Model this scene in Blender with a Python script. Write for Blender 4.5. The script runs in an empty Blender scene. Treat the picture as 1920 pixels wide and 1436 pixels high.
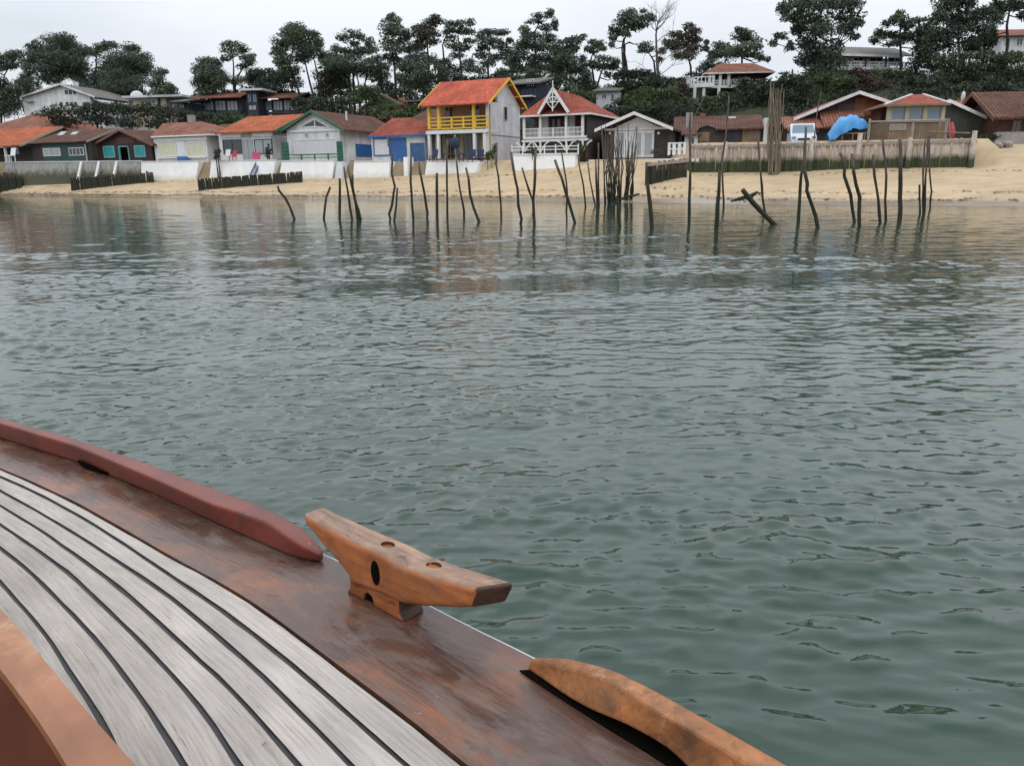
import bpy, bmesh, math, random
import numpy as np
from mathutils import Vector, Matrix
D = bpy.data
SC = bpy.context.scene
COL = SC.collection
random.seed(7); RNG = np.random.default_rng(11)
R = math.radians

# ------------------------------------------------------------------ camera
F, CX, CY = 1480.0, 960.0, 718.0
CAM = np.array([0.0, 0.0, 1.7])
PITCH, ROLL = math.atan((718-330)/F), R(0.5)
f0 = np.array([0, math.cos(PITCH), -math.sin(PITCH)])
r0 = np.array([1.0, 0, 0]); u0 = np.array([0, math.sin(PITCH), math.cos(PITCH)])
RV = math.cos(ROLL)*r0 - math.sin(ROLL)*u0
UV_ = math.sin(ROLL)*r0 + math.cos(ROLL)*u0
cam = D.cameras.new('camera'); camo = D.objects.new('camera', cam); COL.objects.link(camo)
cam.sensor_width = 36; cam.lens = 36*F/1920; cam.clip_start = 0.05; cam.clip_end = 3000
m = Matrix((RV, UV_, -f0)).transposed().to_4x4(); m.translation = Vector(CAM)
camo.matrix_world = m
SC.camera = camo
SC.render.resolution_x = 1024; SC.render.resolution_y = 765

# ------------------------------------------------------------------ light
SUN_EL, SUN_AZ = 52, 165          # degrees; azimuth clockwise from +Y
W = D.worlds.new('World'); SC.world = W; W.use_nodes = True
nt = W.node_tree; nt.nodes.clear()
N = nt.nodes.new; L = nt.links.new
out = N('ShaderNodeOutputWorld'); mx = N('ShaderNodeMixShader'); mx.inputs[0].default_value = 0.88
sky = N('ShaderNodeTexSky'); sky.sky_type = 'NISHITA'; sky.sun_disc = False
sky.sun_elevation = R(SUN_EL); sky.sun_rotation = R(SUN_AZ)
b1 = N('ShaderNodeBackground'); b1.inputs[1].default_value = 0.10
b2 = N('ShaderNodeBackground'); b2.inputs[1].default_value = 1.05
tc = N('ShaderNodeTexCoord'); mp = N('ShaderNodeMapping'); mp.inputs['Scale'].default_value = (1.0, 1.0, 3.2)
nz = N('ShaderNodeTexNoise'); nz.inputs['Scale'].default_value = 1.7; nz.inputs['Detail'].default_value = 5; nz.inputs['Roughness'].default_value = .5
rp = N('ShaderNodeValToRGB')
rp.color_ramp.elements[0].position = .34; rp.color_ramp.elements[0].color = (.60, .655, .73, 1)
rp.color_ramp.elements[1].position = .66; rp.color_ramp.elements[1].color = (.86, .89, .935, 1)
L(tc.outputs['Generated'], mp.inputs[0]); L(mp.outputs[0], nz.inputs['Vector']); L(nz.outputs[0], rp.inputs[0])
# an overcast dome is brighter overhead than at the horizon
sz = N('ShaderNodeSeparateXYZ'); L(tc.outputs['Generated'], sz.inputs[0])
gr = N('ShaderNodeMapRange'); gr.inputs[1].default_value = .15; gr.inputs[2].default_value = .46; gr.inputs[3].default_value = 1; gr.inputs[4].default_value = 1.75; L(sz.outputs[2], gr.inputs[0])
sm = N('ShaderNodeVectorMath'); sm.operation = 'SCALE'; L(rp.outputs[0], sm.inputs[0]); L(gr.outputs[0], sm.inputs['Scale'])
L(sm.outputs[0], b2.inputs[0]); L(sky.outputs[0], b1.inputs[0])
L(b1.outputs[0], mx.inputs[1]); L(b2.outputs[0], mx.inputs[2]); L(mx.outputs[0], out.inputs[0])
sl = D.lights.new('sun', 'SUN'); sl.energy = 0.6; sl.angle = R(60); sl.color = (1, .965, .92)
so = D.objects.new('sun', sl); COL.objects.link(so)
sd = Vector((math.sin(R(SUN_AZ))*math.cos(R(SUN_EL)), math.cos(R(SUN_AZ))*math.cos(R(SUN_EL)), math.sin(R(SUN_EL))))
so.rotation_euler = sd.to_track_quat('Z', 'Y').to_euler(); so.location = (0, -20, 60)
SC.view_settings.view_transform = 'Standard'; SC.view_settings.look = 'None'
SC.view_settings.exposure = 0.07; SC.view_settings.gamma = 1.0
SC.render.engine = 'CYCLES'; SC.cycles.max_bounces = 6; SC.cycles.transparent_max_bounces = 6
SC.cycles.use_denoising = True

# ------------------------------------------------------------------ pixel -> world helpers (photo is 1920 x 1436)
def ray(px, py): return f0 + RV*((px-CX)/F) - UV_*((py-CY)/F)
def at(px, py, Y): d = ray(px, py); return CAM + d*(Y/d[1])
def atz(px, py, z): d = ray(px, py); return CAM + d*((z-CAM[2])/d[2])

# ------------------------------------------------------------------ object helpers
def link(o, parent=None):
    COL.objects.link(o)
    if parent is not None: o.parent = parent
    return o
def tag(o, label=None, cat=None, group=None, kind=None):
    if label: o['label'] = label
    if cat: o['category'] = cat
    if group: o['group'] = group
    if kind: o['kind'] = kind
    return o
def thing(name, loc, rz, label, cat, group=None):
    o = D.objects.new(name, None); o.empty_display_size = .3
    o.location = Vector([float(a) for a in loc]); o.rotation_euler = (0, 0, rz); link(o)
    return tag(o, label, cat, group)

class MB:
    def __init__(s): s.v = []; s.f = []; s.mi = []; s.cur = 0
    def add(s, vs, fs):
        n = len(s.v); s.v += [tuple(float(c) for c in p) for p in vs]
        s.f += [tuple(n+i for i in f) for f in fs]; s.mi += [s.cur]*len(fs); return s
    def box(s, x0, x1, y0, y1, z0, z1):
        return s.add([(x0,y0,z0),(x1,y0,z0),(x1,y1,z0),(x0,y1,z0),(x0,y0,z1),(x1,y0,z1),(x1,y1,z1),(x0,y1,z1)],
              [(0,3,2,1),(4,5,6,7),(0,1,5,4),(1,2,6,5),(2,3,7,6),(3,0,4,7)])
    def hexa(s, b, t):       # 4 bottom, 4 top points, ccw from above
        return s.add(list(b)+list(t), [(0,3,2,1),(4,5,6,7),(0,1,5,4),(1,2,6,5),(2,3,7,6),(3,0,4,7)])
    def slab(s, pts, t):     # polygon + thickness downwards
        n = len(pts); lo = [(p[0],p[1],p[2]-t) for p in pts]
        fs = [tuple(range(n)), tuple(n+i for i in reversed(range(n)))]
        fs += [(i, n+i, n+(i+1)%n, (i+1)%n) for i in range(n)]
        return s.add(list(pts)+lo, fs)
    def prism_y(s, poly, y0, y1):   # polygon in (x,z), extruded y0..y1
        n = len(poly)
        return s.add([(a,y0,b) for a,b in poly]+[(a,y1,b) for a,b in poly],
            [tuple(range(n)), tuple(n+i for i in reversed(range(n)))]+[(i,n+i,n+(i+1)%n,(i+1)%n) for i in range(n)])
    def prism_x(s, poly, x0, x1):   # polygon in (y,z)
        n = len(poly)
        return s.add([(x0,a,b) for a,b in poly]+[(x1,a,b) for a,b in poly],
            [tuple(range(n)), tuple(n+i for i in reversed(range(n)))]+[(i,n+i,n+(i+1)%n,(i+1)%n) for i in range(n)])
    def bar(s, a, b, w, h=None):    # rectangular bar a->b
        h = h or w; a = Vector(a); b = Vector(b); d = (b-a)
        if d.length < 1e-6: return s
        d.normalize(); up = Vector((0,0,1)) if abs(d.z) < .95 else Vector((0,1,0))
        x = d.cross(up).normalized(); y = x.cross(d).normalized()
        c = [(-w/2,-h/2),(w/2,-h/2),(w/2,h/2),(-w/2,h/2)]
        return s.add([a+x*i+y*j for i,j in c]+[b+x*i+y*j for i,j in c],
            [(0,1,2,3),(7,6,5,4),(0,4,5,1),(1,5,6,2),(2,6,7,3),(3,7,4,0)])
    def tube(s, pts, rad, n=7, jit=0):
        pts = [Vector([float(c) for c in p]) for p in pts]; k = len(pts)
        if not hasattr(rad, '__len__'): rad = [rad]*k
        vs = []; 
        for i, p in enumerate(pts):
            d = (pts[min(i+1,k-1)]-pts[max(i-1,0)]).normalized()
            up = Vector((0,1,0)) if abs(d.y) < .9 else Vector((1,0,0))
            x = d.cross(up).normalized(); y = d.cross(x).normalized()
            for j in range(n):
                a = 2*math.pi*j/n; rr = rad[i]*(1+random.uniform(-jit, jit))
                vs.append(p+x*math.cos(a)*rr+y*math.sin(a)*rr)
        fs = [(i*n+j, i*n+(j+1)%n, (i+1)*n+(j+1)%n, (i+1)*n+j) for i in range(k-1) for j in range(n)]
        fs += [tuple(reversed(range(n))), tuple((k-1)*n+j for j in range(n))]
        return s.add(vs, fs)
    def ball(s, c, rx, ry, rz, nu=10, nv=7, jit=0):
        vs = [(c[0],c[1],c[2]-rz)]
        for i in range(1, nv):
            t = math.pi*i/nv-math.pi/2
            for j in range(nu):
                a = 2*math.pi*j/nu; q = 1+random.uniform(-jit, jit)
                vs.append((c[0]+rx*q*math.cos(t)*math.cos(a), c[1]+ry*q*math.cos(t)*math.sin(a), c[2]+rz*q*math.sin(t)))
        vs.append((c[0],c[1],c[2]+rz)); e = len(vs)-1
        fs = [(0, 1+(j+1)%nu, 1+j) for j in range(nu)]
        for i in range(nv-2):
            for j in range(nu):
                a = 1+i*nu+j; b = 1+i*nu+(j+1)%nu; fs.append((a, b, b+nu, a+nu))
        fs += [(e, 1+(nv-2)*nu+j, 1+(nv-2)*nu+(j+1)%nu) for j in range(nu)]
        return s.add(vs, fs)
    def build(s, name, mats, parent=None, smooth=False, bevel=0, fixn=True):
        me = D.meshes.new(name); me.from_pydata(s.v, [], s.f)
        if not isinstance(mats, (list, tuple)): mats = [mats]
        for mt in mats: me.materials.append(mt)
        if len(mats) > 1: me.polygons.foreach_set('material_index', s.mi)
        if fixn:
            bm = bmesh.new(); bm.from_mesh(me); bmesh.ops.recalc_face_normals(bm, faces=bm.faces); bm.to_mesh(me); bm.free()
        if smooth: me.polygons.foreach_set('use_smooth', [True]*len(me.polygons))
        me.update()
        o = link(D.objects.new(name, me), parent)
        if bevel:
            b = o.modifiers.new('bevel', 'BEVEL'); b.width = bevel; b.segments = 2; b.limit_method = 'ANGLE'; b.angle_limit = R(30)
        return o
def recenter(o):
    """move a top-level mesh's origin to the bottom centre of its geometry"""
    me = o.data; n = len(me.vertices); co = np.empty(n*3, 'f'); me.vertices.foreach_get('co', co); co = co.reshape(-1, 3)
    c = np.array([(co[:,0].min()+co[:,0].max())/2, (co[:,1].min()+co[:,1].max())/2, co[:,2].min()])
    me.vertices.foreach_set('co', (co-c).ravel()); me.update(); o.location = Vector(c.tolist()); return o
def quads_obj(name, V, mat, parent=None, smooth=False, faces=None):
    """V: (4n,3) array of consecutive quads, or any verts with faces (m,4)"""
    V = np.asarray(V, 'f'); me = D.meshes.new(name)
    if faces is None: faces = np.arange(len(V)).reshape(-1, 4)
    m_ = len(faces); me.vertices.add(len(V)); me.vertices.foreach_set('co', V.ravel())
    me.loops.add(m_*4); me.loops.foreach_set('vertex_index', np.asarray(faces, 'i').ravel())
    me.polygons.add(m_); me.polygons.foreach_set('loop_start', np.arange(0, m_*4, 4, dtype='i'))
    me.polygons.foreach_set('loop_total', np.full(m_, 4, 'i'))
    if smooth: me.polygons.foreach_set('use_smooth', np.ones(m_, bool))
    me.update(calc_edges=True); me.validate()
    for mt in (mat if isinstance(mat, (list, tuple)) else [mat]): me.materials.append(mt)
    return link(D.objects.new(name, me), parent)

# ------------------------------------------------------------------ materials
def pm(name, c1, c2=None, scale=2.0, rough=.75, bump=.15, stretch=(1,1,1), wave=None, coat=0, coords='Object', spec=.5,
       big=.18, bigscale=.35, dist=.02, detail=6, lo=.35, hi=.65, zband=None, metal=0):
    """two-tone weathered material. wave=(axis, period, depth, bump). zband=(z0, z1, colour): colour below z0 in world space (tide stain)"""
    mt = D.materials.new(name); mt.use_nodes = True; n = mt.node_tree; n.nodes.clear()
    N = n.nodes.new; L = n.links.new
    o = N('ShaderNodeOutputMaterial'); p = N('ShaderNodeBsdfPrincipled'); L(p.outputs[0], o.inputs[0])
    p.inputs['Roughness'].default_value = rough; p.inputs['Coat Weight'].default_value = coat; p.inputs['Coat Roughness'].default_value = .12
    p.inputs['Specular IOR Level'].default_value = spec; p.inputs['Metallic'].default_value = metal
    c2 = c2 or tuple(a*.75 for a in c1)
    tc = N('ShaderNodeTexCoord'); mp = N('ShaderNodeMapping'); mp.inputs['Scale'].default_value = stretch
    src = tc.outputs['UV'] if coords == 'UV' else tc.outputs['Object']
    L(src, mp.inputs[0])
    nz = N('ShaderNodeTexNoise'); nz.inputs['Scale'].default_value = scale; nz.inputs['Detail'].default_value = detail; nz.inputs['Roughness'].default_value = .6
    L(mp.outputs[0], nz.inputs['Vector'])
    rp = N('ShaderNodeValToRGB'); rp.color_ramp.elements[0].position = lo; rp.color_ramp.elements[1].position = hi
    rp.color_ramp.elements[0].color = (*c1, 1); rp.color_ramp.elements[1].color = (*c2, 1); L(nz.outputs[0], rp.inputs[0])
    col = rp.outputs[0]
    if big:
        n2 = N('ShaderNodeTexNoise'); n2.inputs['Scale'].default_value = bigscale; n2.inputs['Detail'].default_value = 4
        L(src, n2.inputs['Vector']); mr = N('ShaderNodeMapRange'); mr.inputs[1].default_value = .3; mr.inputs[2].default_value = .7
        mr.inputs[3].default_value = 1-big; mr.inputs[4].default_value = 1+big*.6; L(n2.outputs[0], mr.inputs[0])
        mu = N('ShaderNodeVectorMath'); mu.operation = 'SCALE'; L(col, mu.inputs[0]); L(mr.outputs[0], mu.inputs['Scale']); col = mu.outputs[0]
    hgt = nz.outputs[0]
    if wave:
        ax, per, dep, wb = wave
        wv = N('ShaderNodeTexWave'); wv.wave_type = 'BANDS'; wv.bands_direction = ax; wv.inputs['Scale'].default_value = .314/per
        wv.inputs['Distortion'].default_value = .35; wv.inputs['Detail'].default_value = 1; wv.inputs['Detail Scale'].default_value = 2
        L(src, wv.inputs['Vector'])
        pw = N('ShaderNodeMath'); pw.operation = 'POWER'; pw.inputs[1].default_value = .5; L(wv.outputs['Fac'], pw.inputs[0])
        mr = N('ShaderNodeMapRange'); mr.inputs[3].default_value = 1-dep; mr.inputs[4].default_value = 1; L(pw.outputs[0], mr.inputs[0])
        mu = N('ShaderNodeVectorMath'); mu.operation = 'SCALE'; L(col, mu.inputs[0]); L(mr.outputs[0], mu.inputs['Scale']); col = mu.outputs[0]
        ad = N('ShaderNodeMath'); ad.operation = 'MULTIPLY_ADD'; ad.inputs[1].default_value = wb; L(pw.outputs[0], ad.inputs[0]); L(nz.outputs[0], ad.inputs[2]); hgt = ad.outputs[0]
    if zband:
        z0, z1, zc = zband
        ge = N('ShaderNodeNewGeometry'); sp = N('ShaderNodeSeparateXYZ'); L(ge.outputs['Position'], sp.inputs[0])
        n3 = N('ShaderNodeTexNoise'); n3.inputs['Scale'].default_value = 2.2; n3.inputs['Detail'].default_value = 3; L(ge.outputs['Position'], n3.inputs['Vector'])
        ad = N('ShaderNodeMath'); ad.operation = 'MULTIPLY_ADD'; ad.inputs[1].default_value = -(z1-z0)*1.6; L(n3.outputs[0], ad.inputs[0]); L(sp.outputs[2], ad.inputs[2])
        mr = N('ShaderNodeMapRange'); mr.inputs[1].default_value = z0-(z1-z0)*.8; mr.inputs[2].default_value = z1-(z1-z0)*.8; mr.inputs[3].default_value = 1; mr.inputs[4].default_value = 0
        L(ad.outputs[0], mr.inputs[0])
        mi = N('ShaderNodeMix'); mi.data_type = 'RGBA'; mi.inputs[7].default_value = (*zc, 1); L(mr.outputs[0], mi.inputs[0]); L(col, mi.inputs[6]); col = mi.outputs[2]
    L(col, p.inputs['Base Color'])
    if bump:
        b = N('ShaderNodeBump'); b.inputs['Strength'].default_value = bump; b.inputs['Distance'].default_value = dist
        L(hgt, b.inputs['Height']); L(b.outputs[0], p.inputs['Normal'])
    return mt
# ------------------------------------------------------------------ coast profile
WLP = [(-200,356,100),(0,352,95),(60,348,92),(135,345,89.5),(263,338,86.5),(370,336,84),(392,334,82.5),(520,336,79.5),(630,335,77),
       (660,334,76),(735,332,74),(795,328,72.5),(890,324.5,70.3),(930,321,69),(958,321,67.5),(1085,313,65),(1110,306,64.5),(1205,300,63.5),
       (1262,301,64),(1290,322,64),(1450,322,61),(1600,315,58),(1825,312,54),(1920,309,52),(2300,309,46)]
WLA = np.array([at(*p) for p in WLP]); WLA = np.vstack([[-700, 390, WLA[0,2]], WLA, [600, -60, 2]])
WEP = [(0,367),(300,370),(600,373),(900,375),(1200,380),(1500,384),(1920,387)]
WEA = np.array([atz(x, y, 0) for x, y in WEP]); WEA = np.vstack([[-700, 380, 0], WEA, [600, -110, 0]])
TZP = [(-100,305,101),(0,304,97),(165,304,92),(300,304,88),(500,304,83),(640,304,79),(790,304,75.5),(918,303,72),(1020,298,69),(1098,305,67),(1115,301,66),
       (1200,298,65.5),(1270,298,65.5),(1288,269,66),(1500,266,62),(1825,262.5,57),(1850,272,60),(1920,275,62)]
TZA = np.array([at(*p) for p in TZP])
HTX = [-200,-90,-60,-25,0,20,35,48,60,75,120]; HTZ = [12,12,12.0,12.5,13,13.8,14,13.4,13.4,13.4,13]
HDP = [16, 24, 34, 44, 56, 75, 120, 700]; HDF = [0, .16, .42, .66, .93, 1.0, .9, .3]
def ground(X, Y):
    we = np.interp(X, WEA[:,0], WEA[:,1]); wl = np.interp(X, WLA[:,0], WLA[:,1]); zw = np.interp(X, WLA[:,0], WLA[:,2])
    tz = np.interp(X, TZA[:,0], TZA[:,2]); ht = np.interp(X, HTX, HTZ)
    if Y < we: return max((Y-we)*.13, -2.5)
    if Y < wl: return zw*((Y-we)/(wl-we))**1.05
    d = Y-wl; w = float(np.interp(X, [31.8, 33.5], [1.5, 9.0]))
    if d < .35: return zw
    if d < w: return zw+(tz-zw)*(d-.35)/(w-.35)
    return tz+(ht-tz)*float(np.interp(d, HDP, HDF))

M = {}
def sand_mat():
    mt = pm('sand', (.43,.315,.19), (.54,.415,.265), scale=.6, rough=.92, bump=.5, dist=.05, big=.14, bigscale=.16, stretch=(1,2.2,1), spec=.25)
    n = mt.node_tree; N = n.nodes.new; L = n.links.new
    p = [a for a in n.nodes if a.type == 'BSDF_PRINCIPLED'][0]; src = p.inputs['Base Color'].links[0].from_socket
    ge = N('ShaderNodeNewGeometry'); sp = N('ShaderNodeSeparateXYZ'); L(ge.outputs['Position'], sp.inputs[0])
    n3 = N('ShaderNodeTexNoise'); n3.inputs['Scale'].default_value = .25; L(ge.outputs['Position'], n3.inputs['Vector'])
    ad = N('ShaderNodeMath'); ad.operation = 'MULTIPLY_ADD'; ad.inputs[1].default_value = -.35; L(n3.outputs[0], ad.inputs[0]); L(sp.outputs[2], ad.inputs[2])
    mr = N('ShaderNodeMapRange'); mr.inputs[1].default_value = .02; mr.inputs[2].default_value = .16; mr.inputs[3].default_value = 1; mr.inputs[4].default_value = 0; L(ad.outputs[0], mr.inputs[0])
    mi = N('ShaderNodeMix'); mi.data_type = 'RGBA'; mi.inputs[7].default_value = (.25,.185,.12,1); L(mr.outputs[0], mi.inputs[0]); L(src, mi.inputs[6])
    # wet sand is darker and shiny; soil and leaf litter behind the houses (attribute 'soil')
    at_ = N('ShaderNodeAttribute'); at_.attribute_name = 'soil'
    m2 = N('ShaderNodeMix'); m2.data_type = 'RGBA'; m2.inputs[7].default_value = (.035,.042,.02,1); L(at_.outputs['Fac'], m2.inputs[0]); L(mi.outputs[2], m2.inputs[6])
    L(m2.outputs[2], p.inputs['Base Color'])
    r2 = N('ShaderNodeMapRange'); r2.inputs[3].default_value = .92; r2.inputs[4].default_value = .22; L(mr.outputs[0], r2.inputs[0]); L(r2.outputs[0], p.inputs['Roughness'])
    return mt
def build_ground():
    xs = np.concatenate([np.linspace(-650,-110,28), np.arange(-105,75,1.0), np.linspace(80,560,26)])
    rows_b = np.linspace(0, 1, 26)
    dd = [.34,.36,.7,1.1,1.55,2.5,4,6,9,12,16,20,24,29,34,39,44,50,56,65,75,95,120,200,400,700]
    V = []; soil = []
    for x in xs:
        we = np.interp(x, WEA[:,0], WEA[:,1]); wl = np.interp(x, WLA[:,0], WLA[:,1])
        for k in (60, 20, 10, 5, 2, .8): V.append((x, we-k, ground(x, we-k))); soil.append(0)
        for t in rows_b:
            y = we+(wl-we)*t; g = ground(x, y) + (.03*math.sin(x*.31+y*.5)+.012*math.sin(x*2.1-y*1.3))*math.sin(math.pi*t); V.append((x, y, g)); soil.append(0)
        for d in dd: V.append((x, wl+d, ground(x, wl+d)+ (0 if d < 18 else .5*math.sin(x*.31+d*.2)+.35*math.sin(x*.7-d*.33)))); soil.append(max(.55 if x < -4 and d > .35 else 0, min(1, max(0, (d-9)/5))) if x < 32 else min(1, max(0, (d-14)/4)))
    nr = 6+len(rows_b)+len(dd); nx = len(xs)
    i, j = np.meshgrid(np.arange(nx-1), np.arange(nr-1), indexing='ij'); a = (i*nr+j).ravel()
    faces = np.stack([a, a+nr, a+nr+1, a+1], 1)
    o = quads_obj('ground', V, sand_mat(), smooth=True, faces=faces)
    at_ = o.data.attributes.new('soil', 'FLOAT', 'POINT'); at_.data.foreach_set('value', np.array(soil, 'f'))
    tag(o, kind='structure')
build_ground()

# ------------------------------------------------------------------ water: one sheet with real wavelets in front, flat further out
RS = .0038
def build_water():
    mt = D.materials.new('sea_water'); mt.use_nodes = True; n = mt.node_tree; N = n.nodes.new; L = n.links.new
    p = n.nodes['Principled BSDF']; p.inputs['Roughness'].default_value = .035; p.inputs['IOR'].default_value = 1.46
    ge = N('ShaderNodeNewGeometry')
    nb = N('ShaderNodeTexNoise'); nb.inputs['Scale'].default_value = .12; nb.inputs['Detail'].default_value = 3; L(ge.outputs['Position'], nb.inputs['Vector'])
    rp = N('ShaderNodeValToRGB'); rp.color_ramp.elements[0].position = .35; rp.color_ramp.elements[1].position = .65
    rp.color_ramp.elements[0].color = (.022,.047,.031,1); rp.color_ramp.elements[1].color = (.030,.058,.039,1)
    L(nb.outputs[0], rp.inputs[0]); L(rp.outputs[0], p.inputs['Base Color'])
    mp = N('ShaderNodeMapping'); mp.inputs['Scale'].default_value = (.42, 1.0, 1); L(ge.outputs['Position'], mp.inputs[0])
    a = N('ShaderNodeTexNoise'); a.inputs['Scale'].default_value = 9; a.inputs['Detail'].default_value = 3; a.inputs['Roughness'].default_value = .55; L(mp.outputs[0], a.inputs['Vector'])
    b = N('ShaderNodeBump'); b.inputs['Strength'].default_value = .15; b.inputs['Distance'].default_value = .03; L(a.outputs[0], b.inputs['Height']); L(b.outputs[0], p.inputs['Normal'])
    # wavelets
    az = np.radians(np.linspace(-52, 52, 1001)); rr = .6*np.exp(np.arange(0, math.log(130/.6), RS))
    Rr, A = np.meshgrid(rr, az, indexing='ij'); X = Rr*np.sin(A); Y = Rr*np.cos(A)
    rng = np.random.default_rng(5); Z = np.zeros_like(X); Zs = np.zeros_like(X); n_c = 150
    lam = np.exp(rng.uniform(math.log(.07), math.log(1.7), n_c)); th = rng.normal(0, .5, n_c)+math.pi/2+.12; ph = rng.uniform(0, 6.283, n_c)
    st = .165*math.sqrt(2/n_c)
    w = np.interp(np.log(lam), np.log([.07,.12,.22,.4,.8,1.7]), [1.5,2.0,1.7,.75,.34,.28])
    # patchiness: gusts
    def low(sx, sy, seed):
        r2 = np.random.default_rng(seed); o = np.zeros_like(X)
        for _ in range(9):
            kx = r2.normal(0, 1/sx); ky = r2.normal(0, 1/sy); o += np.sin(X*kx*6.28+Y*ky*6.28+r2.uniform(0, 6.28))
        return o/3
    g1 = np.clip(.9+.75*low(14, 3.4, 1), .22, 2.2); g2 = np.clip(.9+.7*low(9, 2.2, 2), .2, 2.2)
    Rn = np.hypot(X, Y)
    near = np.interp(Rn, [1, 4, 7, 12, 30, 50, 90], [.5, .55, .66, .70, .66, .56, .48])     # water beside the hull and under the shore lies calmer
    dr = Rr*RS
    for i in range(n_c):
        k = 2*math.pi/lam[i]; a_ = st*w[i]/k
        att = np.clip((lam[i]/dr-2.2)/2.0, 0, 1)
        s = np.sin(k*(X*math.cos(th[i])+Y*math.sin(th[i]))+ph[i]+.5*np.sin(X*.31*(1+i%3)+Y*.17+i))
        if lam[i] < .7: Zs += a_*s*att*(g1 if i % 2 else g2)
        else: Z += a_*s*att*(g1 if i % 2 else g2)
    sg = Zs[Rn < 25].std(); H = Zs/sg; Z += sg*(H*.85+np.interp(Rn,[4,12],[.55,1.4])*np.clip(H-1.1, 0, 1.7)**1.4); Z *= near
    Z *= np.clip((52-np.abs(np.degrees(A)))/4, 0, 1)*np.clip((125-Rr)/15, 0, 1)
    V = np.stack([X, Y, Z], -1); nr, na = X.shape
    i, j = np.meshgrid(np.arange(nr-1), np.arange(na-1), indexing='ij'); q = (i*na+j).ravel(); faces = [np.stack([q, q+1, q+na+1, q+na], 1)]
    V = V.reshape(-1, 3); off = len(V)
    # flat surroundings: the rest of the disc and the far ring
    az2 = np.radians(np.linspace(52, 308, 65)); r2 = np.array([.6, 5, 20, 60, rr[-1], 400, 1400])
    A2, R2 = np.meshgrid(az2, r2, indexing='ij'); V2 = np.stack([R2*np.sin(A2), R2*np.cos(A2), 0*A2], -1).reshape(-1, 3); m2 = len(r2)
    i, j = np.meshgrid(np.arange(64), np.arange(m2-1), indexing='ij'); q = (i*m2+j).ravel()+off; faces.append(np.stack([q, q+1, q+m2+1, q+m2], 1)); V = np.vstack([V, V2]); off = len(V)
    az3 = np.radians(np.linspace(-52, 52, 41)); r3 = np.array([rr[-1], 400, 1400]); A3, R3 = np.meshgrid(az3, r3, indexing='ij')
    V3 = np.stack([R3*np.sin(A3), R3*np.cos(A3), 0*A3], -1).reshape(-1, 3)
    i, j = np.meshgrid(np.arange(40), np.arange(2), indexing='ij'); q = (i*3+j).ravel()+off; faces.append(np.stack([q, q+1, q+4, q+3], 1)); V = np.vstack([V, V3])
    faces = np.vstack(faces)[:, ::-1]
    o = quads_obj('water', V, mt, smooth=True, faces=faces); tag(o, kind='structure')
    # make sure the sheet faces up
    nrm = o.data.polygons[1000].normal.z
    if nrm < 0: o.data.flip_normals()
build_water()
# ------------------------------------------------------------------ the boat we stand on
ZD = 1.08
def patches(mt, spec, coords='UV', mscale=(1,1,1)):
    """spots and stains with a shape of their own: (scale, lo, hi, colour, strength)"""
    n = mt.node_tree; N = n.nodes.new; L = n.links.new; p = [a for a in n.nodes if a.type == 'BSDF_PRINCIPLED'][0]; c = p.inputs['Base Color'].links[0].from_socket
    tc = N('ShaderNodeTexCoord')
    for k, (sc_, lo, hi, col, stg, st) in enumerate(spec):
        m2 = N('ShaderNodeMapping'); m2.inputs['Location'].default_value = (1.7*k+.3, 2.9*k, .7*k); m2.inputs['Scale'].default_value = st; L(tc.outputs[coords], m2.inputs[0])
        z = N('ShaderNodeTexNoise'); z.inputs['Scale'].default_value = sc_; z.inputs['Detail'].default_value = 8; z.inputs['Roughness'].default_value = .65; z.inputs['Distortion'].default_value = .4; L(m2.outputs[0], z.inputs['Vector'])
        r = N('ShaderNodeMapRange'); r.inputs[1].default_value = lo; r.inputs[2].default_value = hi; r.inputs[4].default_value = stg; L(z.outputs[0], r.inputs[0])
        x = N('ShaderNodeMix'); x.data_type = 'RGBA'; x.inputs[7].default_value = (*col, 1); L(r.outputs[0], x.inputs[0]); L(c, x.inputs[6]); c = x.outputs[2]
    L(c, p.inputs['Base Color']); return mt
M['teak'] = pm('weathered_teak', (.52,.475,.43), (.37,.33,.295), scale=1.0, rough=.9, bump=1.0, dist=.0022, stretch=(9, 260, 1), coords='UV', big=.22, bigscale=5, detail=9, lo=.38, hi=.72, spec=.2)
patches(M['teak'], [(1, .56, .74, (.34,.30,.20), .6, (9,22,1)), (1, .55, .72, (.58,.54,.50), .6, (5,35,1)), (1, .60, .66, (.20,.17,.15), .75, (14,420,1)), (1, .70, .76, (.12,.10,.085), .8, (45,90,1))])
M['caulk'] = pm('deck_caulking', (.022,.021,.022), (.045,.042,.042), scale=30, rough=.55, bump=.4, dist=.002)
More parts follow.
